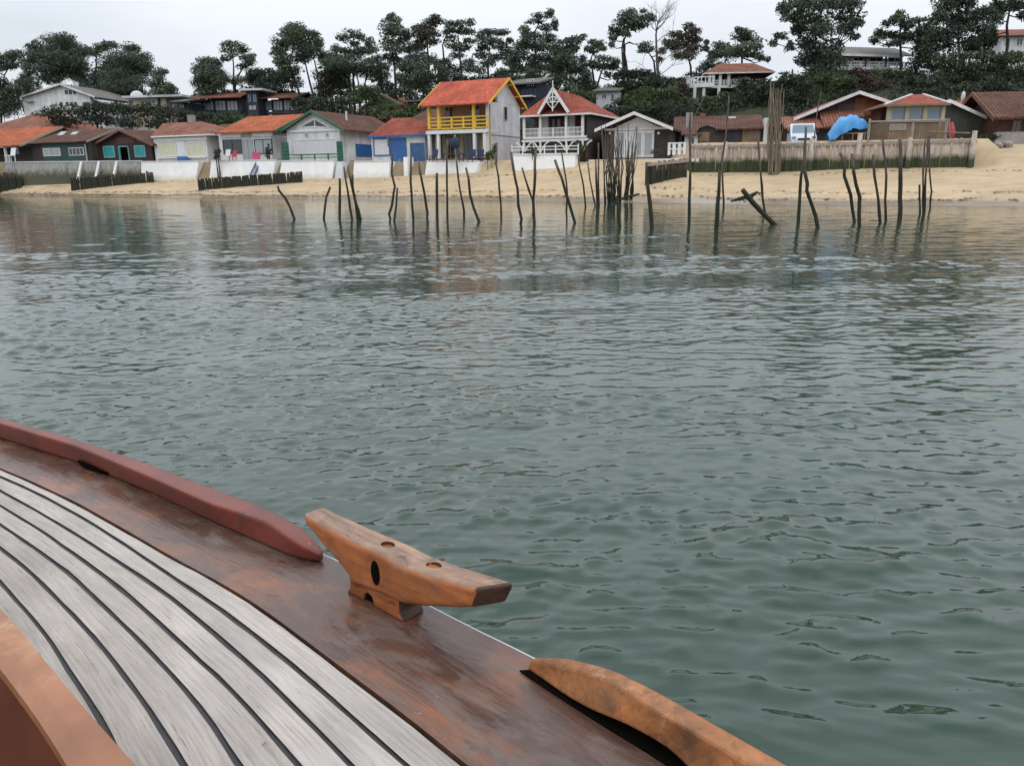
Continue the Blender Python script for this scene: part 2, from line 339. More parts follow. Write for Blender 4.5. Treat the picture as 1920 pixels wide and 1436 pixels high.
def wet_board():
    mt = pm('wet_varnished_wood', (.125,.060,.038), (.075,.045,.036), scale=1.0, rough=.3, bump=.5, dist=.002, stretch=(9, 110, 1), coords='UV', big=.3, bigscale=9, coat=0, lo=.3, hi=.7)
    n = mt.node_tree; N = n.nodes.new; L = n.links.new; p = [a for a in n.nodes if a.type == 'BSDF_PRINCIPLED'][0]; src = p.inputs['Base Color'].links[0].from_socket
    tc = N('ShaderNodeTexCoord'); mp = N('ShaderNodeMapping'); mp.inputs['Scale'].default_value = (3.2, 7, 1); L(tc.outputs['UV'], mp.inputs[0])
    def patch(scale, lo, hi, col, prev, det=7, off=0):
        m2 = N('ShaderNodeMapping'); m2.inputs['Location'].default_value = (off, off*2, 0); L(mp.outputs[0], m2.inputs[0])
        z = N('ShaderNodeTexNoise'); z.inputs['Scale'].default_value = scale; z.inputs['Detail'].default_value = det; z.inputs['Roughness'].default_value = .68; z.inputs['Distortion'].default_value = .6; L(m2.outputs[0], z.inputs['Vector'])
        r = N('ShaderNodeMapRange'); r.inputs[1].default_value = lo; r.inputs[2].default_value = hi; L(z.outputs[0], r.inputs[0])
        x = N('ShaderNodeMix'); x.data_type = 'RGBA'; x.inputs[7].default_value = (*col, 1); L(r.outputs[0], x.inputs[0]); L(prev, x.inputs[6]); return x.outputs[2], r.outputs[0]
    c, f1 = patch(1.3, .49, .66, (.24,.085,.032), src, off=1.7)
    c, f2 = patch(2.1, .48, .68, (.165,.125,.108), c, off=5.3)
    c, f3 = patch(2.6, .57, .68, (.035,.024,.022), c, off=9.1)
    c, f4 = patch(16, .66, .74, (.34,.29,.25), c, off=3.3)
    L(c, p.inputs['Base Color'])
    r = N('ShaderNodeMapRange'); r.inputs[3].default_value = .20; r.inputs[4].default_value = .62; L(f2, r.inputs[0]); L(r.outputs[0], p.inputs['Roughness']); return mt
M['wetwood'] = wet_board()
M['rail_red'] = pm('red_brown_paint', (.225,.048,.028), (.14,.034,.022), scale=9, rough=.42, bump=.25, dist=.003, big=.25, bigscale=6)
M['oak'] = pm('worn_orange_wood', (.43,.140,.038), (.24,.080,.028), scale=1.0, rough=.48, bump=.6, dist=.0015, stretch=(9, 90, 90), coords='Object', big=.35, bigscale=16, lo=.3, hi=.7)
M['oak_top'] = pm('worn_pale_wood', (.40,.235,.155), (.20,.135,.10), scale=1.0, rough=.6, bump=.7, dist=.0015, stretch=(12, 110, 60), big=.35, bigscale=20, lo=.35, hi=.68)
M['oak_end_shade'] = pm('shaded_end_grain', (.035,.017,.011), (.075,.036,.022), scale=60, rough=.6, bump=.6, dist=.002)  # end grain with the shade of ends and hole walls painted in
M['oak_rough'] = pm('scratched_orange_wood', (.42,.165,.055), (.17,.08,.038), scale=26, rough=.55, bump=.9, dist=.003, big=.35, bigscale=12, lo=.42, hi=.70)
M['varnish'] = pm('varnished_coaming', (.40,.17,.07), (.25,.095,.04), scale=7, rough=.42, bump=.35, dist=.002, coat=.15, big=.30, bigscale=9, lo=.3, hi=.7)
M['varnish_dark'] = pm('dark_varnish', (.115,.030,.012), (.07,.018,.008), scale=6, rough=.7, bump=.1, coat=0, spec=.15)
M['hull_white'] = pm('white_hull_paint', (.75,.75,.72), (.62,.62,.58), scale=2, rough=.35, bump=.05)
M['black'] = pm('black_recess_shade', (.006,.005,.004), (.008,.007,.006), spec=0, rough=1, bump=0, big=0)  # flat black painted for the shade inside holes, doorway and rail gap

patches(M['oak'], [(1, .58, .66, (.07,.035,.02), .8, (30,30,110)), (1, .55, .72, (.30,.20,.14), .6, (22,22,40)), (1, .62, .72, (.45,.20,.08), .6, (12,12,60))], 'Object')
patches(M['oak_top'], [(1, .56, .66, (.10,.065,.05), .8, (26,26,40)), (1, .58, .70, (.42,.19,.08), .7, (18,18,40)), (1, .63, .68, (.05,.035,.03), .8, (25,170,60))], 'Object')
patches(M['oak_rough'], [(1, .52, .66, (.13,.065,.03), .6, (70,70,110)), (1, .60, .72, (.60,.34,.20), .6, (30,30,40))], 'Object')
patches(M['varnish'], [(1, .55, .72, (.55,.33,.19), .7, (9,9,9)), (1, .60, .70, (.17,.06,.03), .7, (14,14,14)), (1, .62, .68, (.22,.09,.04), .6, (60,60,60))], 'Object')
patches(M['rail_red'], [(1, .58, .70, (.10,.035,.028), .7, (14,14,14)), (1, .64, .70, (.34,.17,.13), .7, (60,60,60)), (1, .68, .72, (.05,.03,.03), .8, (45,45,45))], 'Object')
D0 = atz(0,812,ZD)-atz(300,915,ZD); D0 /= np.linalg.norm(D0); D1 = atz(1400,1452,ZD)-atz(1120,1297,ZD); D1 /= np.linalg.norm(D1)
def smooth_curve(P, n=110, e0=.9, e1=.5):
    P = [np.array(p, float) for p in P]
    if e0: d = P[0]-P[min(2, len(P)-1)]; d /= np.linalg.norm(d); d2 = np.array([D0[0], D0[1], 0]); P = [P[0]+d*.25+d2*(e0*2.6), P[0]+d*.25+d2*e0*1.2, P[0]+d*.25]+P
    if e1: d = P[-1]-P[-min(3, len(P))]; d /= np.linalg.norm(d); d2 = np.array([D1[0], D1[1], 0]); P = P+[P[-1]+d*.2, P[-1]+d*.2+d2*e1*1.2, P[-1]+d*.2+d2*e1*2.4]
    P = np.array(P); s = np.concatenate([[0], np.cumsum(np.linalg.norm(np.diff(P, axis=0), axis=1))])
    t = np.linspace(0, s[-1], 900); Q = np.stack([np.interp(t, s, P[:,k]) for k in range(3)], 1)
    ker = np.hanning(31); ker /= ker.sum()
    pad = np.vstack([2*Q[0]-Q[15:0:-1], Q, 2*Q[-1]-Q[-2:-17:-1]])
    Q2 = np.stack([np.convolve(pad[:,k], ker, 'valid') for k in range(3)], 1)
    t2 = np.linspace(0, 899, n); return np.stack([np.interp(t2, np.arange(900), Q2[:,k]) for k in range(3)], 1)
def pxcurve(pp, z=ZD, n=110, e0=.9, e1=.5):
    return smooth_curve([atz(x, y, z) for x, y in pp], n, e0, e1)
def uv_strip(name, A, B, mat, parent, thick=.0, u_off=0, nv=2):
    """surface between two world curves with UVs in metres"""
    n = len(A); V = []; U = []
    s = np.concatenate([[0], np.cumsum(np.linalg.norm(np.diff((A+B)/2, axis=0), axis=1))])
    for i in range(n):
        for k in range(nv):
            t = k/(nv-1); V.append(A[i]*(1-t)+B[i]*t); U.append((s[i]+u_off, u_off*3+t*float(np.linalg.norm(B[i]-A[i]))))
    fs = [(i*nv+k, (i+1)*nv+k, (i+1)*nv+k+1, i*nv+k+1) for i in range(n-1) for k in range(nv-1)]
    return V, fs, U
def uv_build(name, parts, mat, parent, zthick=.004):
    me = D.meshes.new(name); V = []; Fs = []; U = []
    for v, f, u in parts:
        o = len(V); V += [tuple(map(float, a)) for a in v]; U += u; Fs += [tuple(o+i for i in q) for q in f]
    me.from_pydata(V, [], Fs); me.materials.append(mat); uvl = me.uv_layers.new(name='UVMap')
    for lp in me.loops: uvl.data[lp.index].uv = U[lp.vertex_index]
    me.update(); 
    if me.polygons[0].normal.z < 0: me.flip_normals()
    o = link(D.objects.new(name, me), parent)
    if zthick: s = o.modifiers.new('solid', 'SOLIDIFY'); s.thickness = zthick; s.offset = -1
    return o

boat = thing('wooden_boat', (0, 0, 0), 0, 'wooden boat in the foreground with grey planked deck, orange cleat and red toe rail', 'boat')
deck_edge_px = [(0,812),(141,853),(300,915),(450,975),(600,1036),(740,1102),(880,1175),(995,1230),(1120,1297),(1250,1370),(1400,1452)]
margin_px = [(0,880),(47,899),(141,943),(235,996),(320,1046),(400,1088),(471,1130),(541,1181),(612,1235),(700,1301),(785,1366),(870,1436)]
seams_px = [
 [(0,894),(71,925),(155,970),(235,1022),(301,1066),(377,1118),(447,1167),(518,1221),(588,1278),(659,1344),(700,1381),(765,1436)],
 [(0,920),(71,958),(155,1010),(235,1061),(330,1127),(400,1185),(471,1245),(541,1316),(612,1386),(659,1436)],
 [(0,948),(71,991),(141,1040),(202,1085),(282,1151),(353,1217),(424,1283),(494,1358),(560,1436)],
 [(0,984),(61,1024),(132,1077),(198,1137),(264,1203),(330,1273),(386,1339),(447,1436)],
 [(0,1028),(56,1071),(118,1132),(179,1198),(235,1268),(282,1334),(344,1436)],
 [(0,1090),(38,1132),(85,1188),(127,1254),(179,1334),(232,1436)],
 [(-60,1110),(0,1175),(40,1235),(75,1300),(110,1380),(135,1436)]]
edge = pxcurve(deck_edge_px); margin = pxcurve(margin_px); seams = [pxcurve(s) for s in seams_px]
# caulk bed, then planks above it
bed = seams[-1].copy(); bed[:,2] -= .003; mb = margin.copy(); mb[:,2] -= .003
uv_build('deck_caulking', [uv_strip('', mb, bed, None, None, nv=6)], M['caulk'], boat, zthick=.03)
lines = [margin]+seams; parts = []
def inset(A, B, w):          # move A towards B by w (per point)
    d = B-A; l = np.linalg.norm(d, axis=1, keepdims=True); return A+d/l*np.minimum(w, l*.45)
rs = np.random.default_rng(3)
def wob(k, amp): t = np.linspace(0, 22, 110)[:,None]; return amp*(np.sin(t*1.7+k)+.6*np.sin(t*4.1+2*k))
for k in range(len(lines)-1):
    wA = .0028 if k == 0 else .0036; wB = .0036
    A = inset(lines[k], lines[k+1], wA+wob(k, .0006)+rs.normal(0,.00035,(110,1))); B = inset(lines[k+1], lines[k], wB+wob(k+9, .0006)+rs.normal(0,.00035,(110,1)))
    parts.append(uv_strip('', A, B, None, None, u_off=1.7*k+.3, nv=4))
uv_build('deck_plank', parts, M['teak'], boat, zthick=0)
# covering board between the planks and the edge
A = inset(margin, edge, .004); parts = [uv_strip('', A, edge, None, None, nv=6)]
uv_build('covering_board', parts, M['wetwood'], boat, zthick=.03)
# hull side below the edge
mbh = MB(); top = edge.copy(); n = len(top)
dirn = np.gradient(top, axis=0); nrm = np.stack([-dirn[:,1], dirn[:,0], 0*dirn[:,0]], 1); nrm /= np.linalg.norm(nrm, axis=1, keepdims=True)
if nrm[55][1] < 0: nrm = -nrm          # outward = away from us
prof = [(.000,-.0015),(.0035,-.0015),(.006,-.010),(.008,-.06),(.004,-.08),(-.03,-.45),(-.12,-.85),(-.3,-1.4)]
V = []; 
for i in range(n):
    for a, z in prof: V.append(top[i]+nrm[i]*a+np.array([0,0,z]))
k = len(prof); mbh.add(V, [(i*k+j, i*k+j+1, (i+1)*k+j+1, (i+1)*k+j) for i in range(n-1) for j in range(k-1)])
mbh.build('hull', M['hull_white'], boat, smooth=False, fixn=False)

def rail_body(name, base_in, base_out, top_in, top_out, mat, parent, bevel=.006, close=True):
    n = len(base_in); mb = MB(); V = []
    for i in range(n): V += [base_in[i], top_in[i], top_out[i], base_out[i]]
    fs = [(i*4+j, i*4+(j+1)%4, (i+1)*4+(j+1)%4, (i+1)*4+j) for i in range(n-1) for j in range(4)]
    fs += [(0,1,2,3), tuple((n-1)*4+j for j in (3,2,1,0))]
    mb.add(V, fs); o = mb.build(name, mat, parent, bevel=bevel)
    return o
# forward toe rail, red-brown, ends in a ramp
bi = [(0,821),(141,864),(282,920),(424,986),(494,1024),(565,1050),(603,1052)]
ti = [(0,793),(141,835),(282,894),(400,947),(471,967),(499,977),(545,1012),(580,1038),(602,1049)]
to = [(0,781),(141,821),(259,861),(377,906),(494,948),(565,984),(590,1012),(606,1037)]
BI = pxcurve(bi, ZD+.001, 110, .9, 0); TI = pxcurve(ti[:6], ZD+.048, 48, .9, 0); TO = pxcurve(to[:5], ZD+.047, 48, .9, 0)
# the ramp from full height down to the deck
tail_in = [atz(545,1011,ZD+.036), atz(578,1031,ZD+.026), atz(600,1041,ZD+.019)]
tail_out = [atz(562,984,ZD+.038), atz(588,1008,ZD+.030), atz(607,1029,ZD+.021)]
def glue(C, tail, n): 
    P = np.vstack([C, tail]); s = np.concatenate([[0], np.cumsum(np.linalg.norm(np.diff(P, axis=0), axis=1))]); t = np.linspace(0, s[-1], n)
    return np.stack([np.interp(t, s, P[:,k]) for k in range(3)], 1)
TI = glue(TI, tail_in, 110); TO = glue(TO, tail_out, 110)
# outer base: below the outer top edge, on the deck plane
BO = TO.copy(); BO[:,2] = ZD+.001; BI2 = TI.copy(); BI2[:,2] = ZD+.001
BI2 = .35*BI2+.65*np.stack([np.interp(np.linspace(0,1,110), np.linspace(0,1,110), BI[:,k]) for k in range(3)], 1)
toe = rail_body('toe_rail', BI2, BO, TI, TO, M['rail_red'], boat); toe['label'] = 'red-brown painted toe rail ending in a ramp beside the cleat'
sc_ = MB(); p = [atz(146,863,ZD+.012), atz(168,870,ZD+.013), atz(205,886,ZD+.010), atz(205,889,ZD+.003), atz(160,876,ZD+.003)]
tow = np.array([-.002*.5, -.004, 0])
sc_.add([q+tow for q in p]+[q+tow*.1+np.array([0,.006,0]) for q in p], [(0,1,2,3,4),(9,8,7,6,5)]+[(i,5+i,5+(i+1)%5,(i+1)%5) for i in range(5)])
sc_.build('scupper_hole', M['black'], toe)

# after rail, orange, scratched, with the shade of its undercut painted black
ti = [(997,1237),(1073,1251),(1150,1276),(1210,1318),(1277,1358),(1360,1403),(1420,1440)]
to = [(1003,1231),(1060,1230),(1147,1252),(1227,1291),(1310,1338),(1393,1385),(1485,1437)]
lo = [(985,1252),(1020,1276),(1060,1305),(1110,1333),(1160,1350),(1210,1375),(1253,1400),(1300,1450)]
hz_ = np.interp(np.linspace(0,1,110), [0,.12,.3,1], [.012,.035,.055,.065])
def varz(pp, zs, n=110, e1=.6):
    P = [atz(x, y, ZD+z) for (x, y), z in zip(pp, zs)]; return smooth_curve(P, n, 0, e1)
TI = varz(ti, [.022,.042,.055,.062,.066,.068,.068]); TO = varz(to, [.022,.042,.055,.062,.066,.068,.068])
LI = varz(lo, [.004,.006,.008,.014,.022,.024,.024,.024])
BO = TO.copy(); BO[:,2] = ZD+.002
aft = rail_body('toe_rail', LI, BO, TI, TO, M['oak_rough'], boat, bevel=.005); aft['label'] = 'scratched orange wood rail rising behind the cleat end'
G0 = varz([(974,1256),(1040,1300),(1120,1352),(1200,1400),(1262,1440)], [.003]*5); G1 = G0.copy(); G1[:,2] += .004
uv_build('rail_gap_shade', [uv_strip('', G0, BO+np.array([0,0,.002]), None, None, nv=3)], M['black'], aft, zthick=.002)  # black strip painted for the shadow under the rail

# cleat: profile in a vertical plane through its near face, extruded across
pa = atz(655, 1117, ZD); pb = atz(748, 1168, ZD)
ax = np.array([pb[0]-pa[0], pb[1]-pa[1], 0]); ax /= np.linalg.norm(ax); nn = np.array([-ax[1], ax[0], 0])
if nn[1] < 0: nn = -nn
ow = np.array([pa[0], pa[1], 0])
def cl(px, py):
    d = ray(px, py); t = np.dot(ow-CAM, nn)/np.dot(d, nn); P = CAM+d*t; return float(np.dot(P-ow, ax)), float(P[2])
CW = .052
ctop = [(564,962),(590,978),(617,993),(664,1018),(716,1041),(763,1066),(810,1082),(851,1092),(893,1103)]
cbot = [(880,1139),(855,1141),(830,1140),(790,1139),(754,1134),(705,1113),(672,1102),(655,1097),(650,1078),(630,1053),(608,1029),(588,1003),(572,984)]
prof = [cl(*p) for p in ctop+cbot]; pmin = min(q[0] for q in prof); ow = ow+ax*pmin; prof = [(a-pmin, b) for a, b in prof]
cleat = thing('cleat', (0,0,0), 0, None, None); cleat.parent = boat; cleat['label'] = 'big worn orange wooden cleat with a round hole, on the covering board'
cleat.name = 'cleat'
zax = math.atan2(ax[1], ax[0]); cleat.rotation_euler = (0, 0, zax); cleat.location = Vector(ow.tolist())
mbc = MB(); mbc.prism_y(prof, 0.0, CW)
body = mbc.build('horn', [M['oak']], cleat, bevel=0)
def cutter(mbx): 
    c = mbx.build('cut', M['black'], None); c.parent = cleat; return c
cs, cz = cl(704, 1074)
cut = MB(); nseg = 20
cut.add([(cs+.0105*math.cos(a), y, cz+.0185*math.sin(a)) for y in (-.02, .05) for a in [2*math.pi*i/nseg for i in range(nseg)]],
        [tuple(range(nseg)), tuple(nseg+i for i in reversed(range(nseg)))]+[(i, nseg+i, nseg+(i+1)%nseg, (i+1)%nseg) for i in range(nseg)])
cuts = []
for hx, hy in ((700,1004),(786,1041)):
    s0, z0 = cl(hx, hy); 
    # point on the top face, half way across
    zt = float(np.interp(s0, [q[0] for q in prof[:len(ctop)]], [q[1] for q in prof[:len(ctop)]]))
    s0, z0 = s0-.004, zt; c2 = MB()
    c2.add([(s0+.0125*math.cos(a), CW*.55+.009*math.sin(a), z) for z in (zt-.005, zt+.05) for a in [2*math.pi*i/nseg for i in range(nseg)]],
        [tuple(range(nseg)), tuple(nseg+i for i in reversed(range(nseg)))]+[(i, nseg+i, nseg+(i+1)%nseg, (i+1)%nseg) for i in range(nseg)])
    cuts.append(cutter(c2))
b = body.modifiers.new('bevel', 'BEVEL'); b.width = .012; b.segments = 5; b.limit_method = 'ANGLE'; b.angle_limit = R(50)
for c in cuts:
    q = body.modifiers.new('b', 'BOOLEAN'); q.object = c; q.operation = 'DIFFERENCE'; q.solver = 'EXACT'
bpy.context.view_layer.update()
me = D.meshes.new_from_object(body.evaluated_get(bpy.context.evaluated_depsgraph_get()))
body.modifiers.clear(); body.data = me; me.materials.clear(); me.materials.append(M['oak']); me.materials.append(M['black']); me.materials.append(M['oak_end_shade']); me.materials.append(M['oak_top'])
for c in cuts: D.objects.remove(c, do_unlink=True)
smax = max(v.co.x for v in me.vertices)
ztops = lambda x: float(np.interp(x, [q[0] for q in prof[:len(ctop)]], [q[1] for q in prof[:len(ctop)]]))
HX = [cl(700,1004)[0]-.004, cl(786,1041)[0]-.004]
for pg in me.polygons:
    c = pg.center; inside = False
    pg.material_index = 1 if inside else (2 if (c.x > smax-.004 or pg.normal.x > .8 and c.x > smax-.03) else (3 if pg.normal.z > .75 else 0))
    if pg.center.z < ztops(c.x)-.0015 and abs(c.y-CW*.5) < .02 and pg.area < .0008 and c.x < smax*.75 and any(abs(c.x-t) < .0135 for t in HX): pg.material_index = 2 if pg.normal.z < .5 else 0  # hole walls take the dark colour as painted shade
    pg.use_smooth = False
rh = MB(); rh.add([(cs+.0100*math.cos(a), y, cz+.0195*math.sin(a)) for y in (-.0006, .004) for a in [2*math.pi*i/nseg for i in range(nseg)]],
        [tuple(range(nseg)), tuple(nseg+i for i in reversed(range(nseg)))]+[(i, nseg+i, nseg+(i+1)%nseg, (i+1)%nseg) for i in range(nseg)])
rh.build('rope_hole', M['black'], cleat)  # flush black oval painted for the dark inside the hole
for v in me.vertices:       # the right end is cut askew
    k = max(0, (v.co.x-.72*smax)/(.28*smax)); y_ = max(0, v.co.y/CW); v.co.x += .026*k*y_; v.co.z -= .004*k*y_
    k2 = max(0, 1-v.co.x/(.3*smax)); v.co.y -= .010*k2*y_
me.update()
# foot under the horns
base = MB(); s0 = cl(651,1115)[0]; s1 = cl(750,1168)[0]
foot = [(s0-.008, ZD+.001), (s1+.003, ZD+.001), (s1-.006, ZD+.012), (s1-.004, ZD+.05), (s0+.004, ZD+.05), (s0+.002, ZD+.012)]
arch = [(s0+.035, ZD+.001), (s0+.037, ZD+.012), (s0+.045, ZD+.018), (s0+.055, ZD+.015), (s0+.060, ZD+.001)]
base.prism_y([foot[0]]+arch+foot[1:], .004, CW-.006); fo = base.build('foot', [M['oak'], M['oak_end_shade']], cleat)
for pg in fo.data.polygons: pg.material_index = 1 if pg.normal.x > .7 else 0  # right end face coloured dark for its shade
bv = fo.modifiers.new('bevel', 'BEVEL'); bv.width = .003; bv.segments = 2
ak = MB(); ak.box(s0+.034, s0+.061, .010, .020, ZD+.001, ZD+.02); ak.build('limber_hole', M['black'], cleat)

# coaming in the near corner: lighter top, dark red inner side
co_out = [(-150,1000),(0,1137),(47,1190),(94,1248),(141,1303),(188,1358),(261,1436)]
co_in = [(-140,1100),(0,1259),(47,1322),(94,1388),(120,1436)]
ZC = ZD+.16
CO = pxcurve(co_out, ZC, 110, .9, .5); CI = pxcurve(co_in, ZC-.01, 110, .9, .6)
CM = (CO+CI)/2; CM[:,2] += .008
cmb = MB(); V = []
for i in range(110): V += [(CO[i][0], CO[i][1], ZD-.02), CO[i]-np.array([0,0,.006]), CO[i]*.93+CM[i]*.07+np.array([0,0,.001]), CM[i]-np.array([0,0,.004]), CI[i]*.93+CM[i]*.07+np.array([0,0,.001]), CI[i]-np.array([0,0,.006])]
cmb.add(V, [(i*6+j, i*6+j+1, (i+1)*6+j+1, (i+1)*6+j) for i in range(109) for j in range(5)])
coam = cmb.build('coaming', M['varnish'], boat, smooth=False, fixn=False)
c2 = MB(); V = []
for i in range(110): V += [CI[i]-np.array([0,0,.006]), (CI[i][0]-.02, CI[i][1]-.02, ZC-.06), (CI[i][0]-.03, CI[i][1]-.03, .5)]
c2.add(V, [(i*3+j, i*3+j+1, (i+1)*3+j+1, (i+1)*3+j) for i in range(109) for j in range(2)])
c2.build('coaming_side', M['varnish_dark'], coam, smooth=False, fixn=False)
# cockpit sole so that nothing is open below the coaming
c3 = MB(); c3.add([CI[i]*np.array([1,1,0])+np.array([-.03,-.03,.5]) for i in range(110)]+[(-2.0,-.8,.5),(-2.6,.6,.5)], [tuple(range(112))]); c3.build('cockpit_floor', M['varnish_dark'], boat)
# ------------------------------------------------------------------ building materials
def tile(name, c1, c2, ax, per=.24): return pm(name, tuple(a*1.12 for a in c1), tuple(a*.82 for a in c2), scale=4.5, rough=.85, bump=.9, dist=.05, wave=(ax, per, .42, .8), big=.34, bigscale=.6, lo=.36, hi=.64, spec=.2)
ORA, ORB = (.56,.155,.062), (.38,.105,.055); BRA, BRB = (.175,.078,.052), (.10,.055,.042)
M['tile_orange_x'] = tile('orange_roof_tiles', ORA, ORB, 'X'); M['tile_red_x'] = tile('red_roof_tiles', (.42,.105,.06), (.27,.08,.055), 'X'); M['tile_red_y'] = tile('red_roof_tiles_side', (.40,.11,.062), (.25,.08,.055), 'Y')
M['tile_brown_x'] = tile('brown_roof_tiles', BRA, BRB, 'X'); M['tile_brown_y'] = tile('brown_roof_tiles_side', BRA, BRB, 'Y')
M['tile_dull_x'] = tile('dull_orange_tiles', (.36,.15,.095), (.22,.10,.07), 'X'); M['tile_coral_x'] = tile('coral_roof_tiles', (.60,.135,.075), (.47,.105,.06), 'X')
M['plaster'] = pm('white_plaster', (.73,.73,.72), (.60,.60,.60), scale=1.2, rough=.9, bump=.3, dist=.01, stretch=(1.6,1.6,.45), big=.2, bigscale=.8)
M['plaster_wall'] = pm('white_painted_wall', (.84,.83,.81), (.76,.75,.73), scale=1.5, rough=.9, bump=.25, dist=.01, big=.08, bigscale=.7, zband=(1.5,2.2,(.60,.57,.48)))
M['plaster_side'] = pm('grey_white_render', (.66,.66,.69), (.56,.56,.59), scale=1.4, rough=.9, bump=.3, dist=.01, big=.2, bigscale=.6)
M['cream'] = pm('cream_panels', (.66,.64,.47), (.58,.56,.41), rough=.7, wave=('Z', .09, .12, .5), big=.08)
M['shutter_white'] = pm('white_roller_shutter', (.70,.70,.72), (.62,.62,.64), rough=.6, wave=('Z', .10, .16, .5), big=.06)
M['white_wood'] = pm('white_painted_wood', (.76,.76,.75), (.62,.62,.60), scale=5, rough=.6, bump=.15, big=.1)
M['grey_wood'] = pm('silvered_wood', (.36,.32,.28), (.23,.20,.175), scale=3, stretch=(4,4,.6), rough=.85, bump=.4, big=.2)
M['dark_wood'] = pm('dark_stained_boards', (.065,.048,.046), (.035,.028,.028), scale=2.5, rough=.8, wave=('X', .14, .4, .6), big=.2)
M['plum_wood'] = pm('dark_plum_boards', (.072,.030,.036), (.040,.022,.026), scale=2.5, rough=.8, wave=('X', .15, .4, .6), big=.2)
M['brown_wood'] = pm('red_brown_boards', (.135,.058,.040), (.075,.036,.028), scale=2.5, rough=.8, wave=('X', .14, .35, .6), big=.2)
M['orange_wood'] = pm('orange_cedar_boards', (.34,.135,.055), (.22,.085,.04), scale=2.5, rough=.75, wave=('X', .16, .35, .6), big=.2)
M['tan_wood'] = pm('tan_boards', (.27,.19,.125), (.19,.13,.09), scale=2.5, rough=.8, wave=('X', .2, .25, .5), big=.2)
M['green_dark'] = pm('dark_green_boards', (.022,.085,.062), (.016,.055,.042), rough=.6, wave=('X', .16, .3, .5))
M['green'] = pm('green_paint', (.025,.150,.085), (.02,.105,.062), rough=.5, bump=.1)
M['turquoise'] = pm('turquoise_paint', (.03,.36,.35), (.025,.28,.28), rough=.5, wave=('X', .12, .15, .4))
M['turquoise_trim'] = pm('pale_turquoise_trim', (.22,.50,.50), (.18,.42,.42), rough=.5)
M['blue'] = pm('blue_paint', (.035,.155,.42), (.03,.12,.34), rough=.5, wave=('X', .14, .15, .4))
M['blue_dark'] = pm('dusty_blue_cloth', (.045,.11,.24), (.035,.08,.18), rough=.8)
M['yellow'] = pm('yellow_paint', (.80,.52,.045), (.68,.43,.04), rough=.5, bump=.1, big=.1)
M['yellow_dull'] = pm('mustard_paint', (.48,.36,.05), (.36,.27,.05), rough=.6)
M['salmon'] = pm('salmon_boards', (.46,.27,.17), (.36,.21,.13), rough=.8, wave=('X', .18, .2, .5))
M['beige'] = pm('beige_render', (.50,.44,.33), (.40,.35,.26), rough=.9)
M['pink_wall'] = pm('pink_render', (.46,.17,.15), (.36,.13,.12), rough=.9)
M['blue_house'] = pm('slate_blue_boards', (.045,.05,.085), (.03,.035,.055), rough=.7, wave=('X', .2, .3, .5))
M['grey_roof'] = pm('grey_roofing', (.20,.18,.165), (.13,.12,.11), rough=.85, wave=('X', .3, .2, .5))
M['concrete'] = pm('concrete', (.36,.35,.33), (.25,.24,.225), rough=.9, bump=.4)
M['frame_dark'] = pm('dark_frame', (.03,.035,.045), (.02,.022,.03), rough=.5, bump=0, big=0)
M['metal'] = pm('galvanised_metal', (.45,.46,.48), (.36,.37,.38), rough=.4, metal=.6, bump=0)
M['rail_brown'] = pm('brown_rail', (.20,.10,.065), (.13,.07,.05), rough=.7)
M['blue_tarp'] = pm('blue_tarpaulin', (.055,.29,.66), (.09,.36,.72), scale=2.2, rough=.38, bump=.8, dist=.05, big=.25, bigscale=1.2)
M['rubber'] = pm('rubber', (.02,.02,.02), (.03,.03,.03), rough=.8, bump=0, big=0)
M['van_paint'] = pm('white_van_paint', (.66,.70,.74), (.60,.64,.68), rough=.25, bump=0, coat=.5, big=.05)
M['red_cloth'] = pm('red_cloth', (.52,.06,.06), (.40,.05,.05), rough=.9); M['pink_cloth'] = pm('pink_cloth', (.62,.10,.20), (.5,.08,.15), rough=.9)
M['navy'] = pm('navy_cloth', (.03,.04,.10), (.02,.03,.07), rough=.8); M['terracotta'] = pm('terracotta', (.42,.17,.09), (.3,.12,.07), rough=.85)
M['brick'] = pm('brick', (.32,.13,.085), (.22,.09,.06), rough=.9, wave=('Z', .08, .25, .5))
def glass(name, c, r=.08):
    mt = D.materials.new(name); mt.use_nodes = True; p = mt.node_tree.nodes['Principled BSDF']
    p.inputs['Base Color'].default_value = (*c, 1); p.inputs['Roughness'].default_value = r; p.inputs['Specular IOR Level'].default_value = .8; return mt
M['glass'] = glass('window_glass', (.035,.04,.05)); M['glass_pale'] = glass('curtained_glass', (.30,.33,.34), .2); M['glass_blue'] = glass('blue_tinted_glass', (.14,.20,.26), .1)

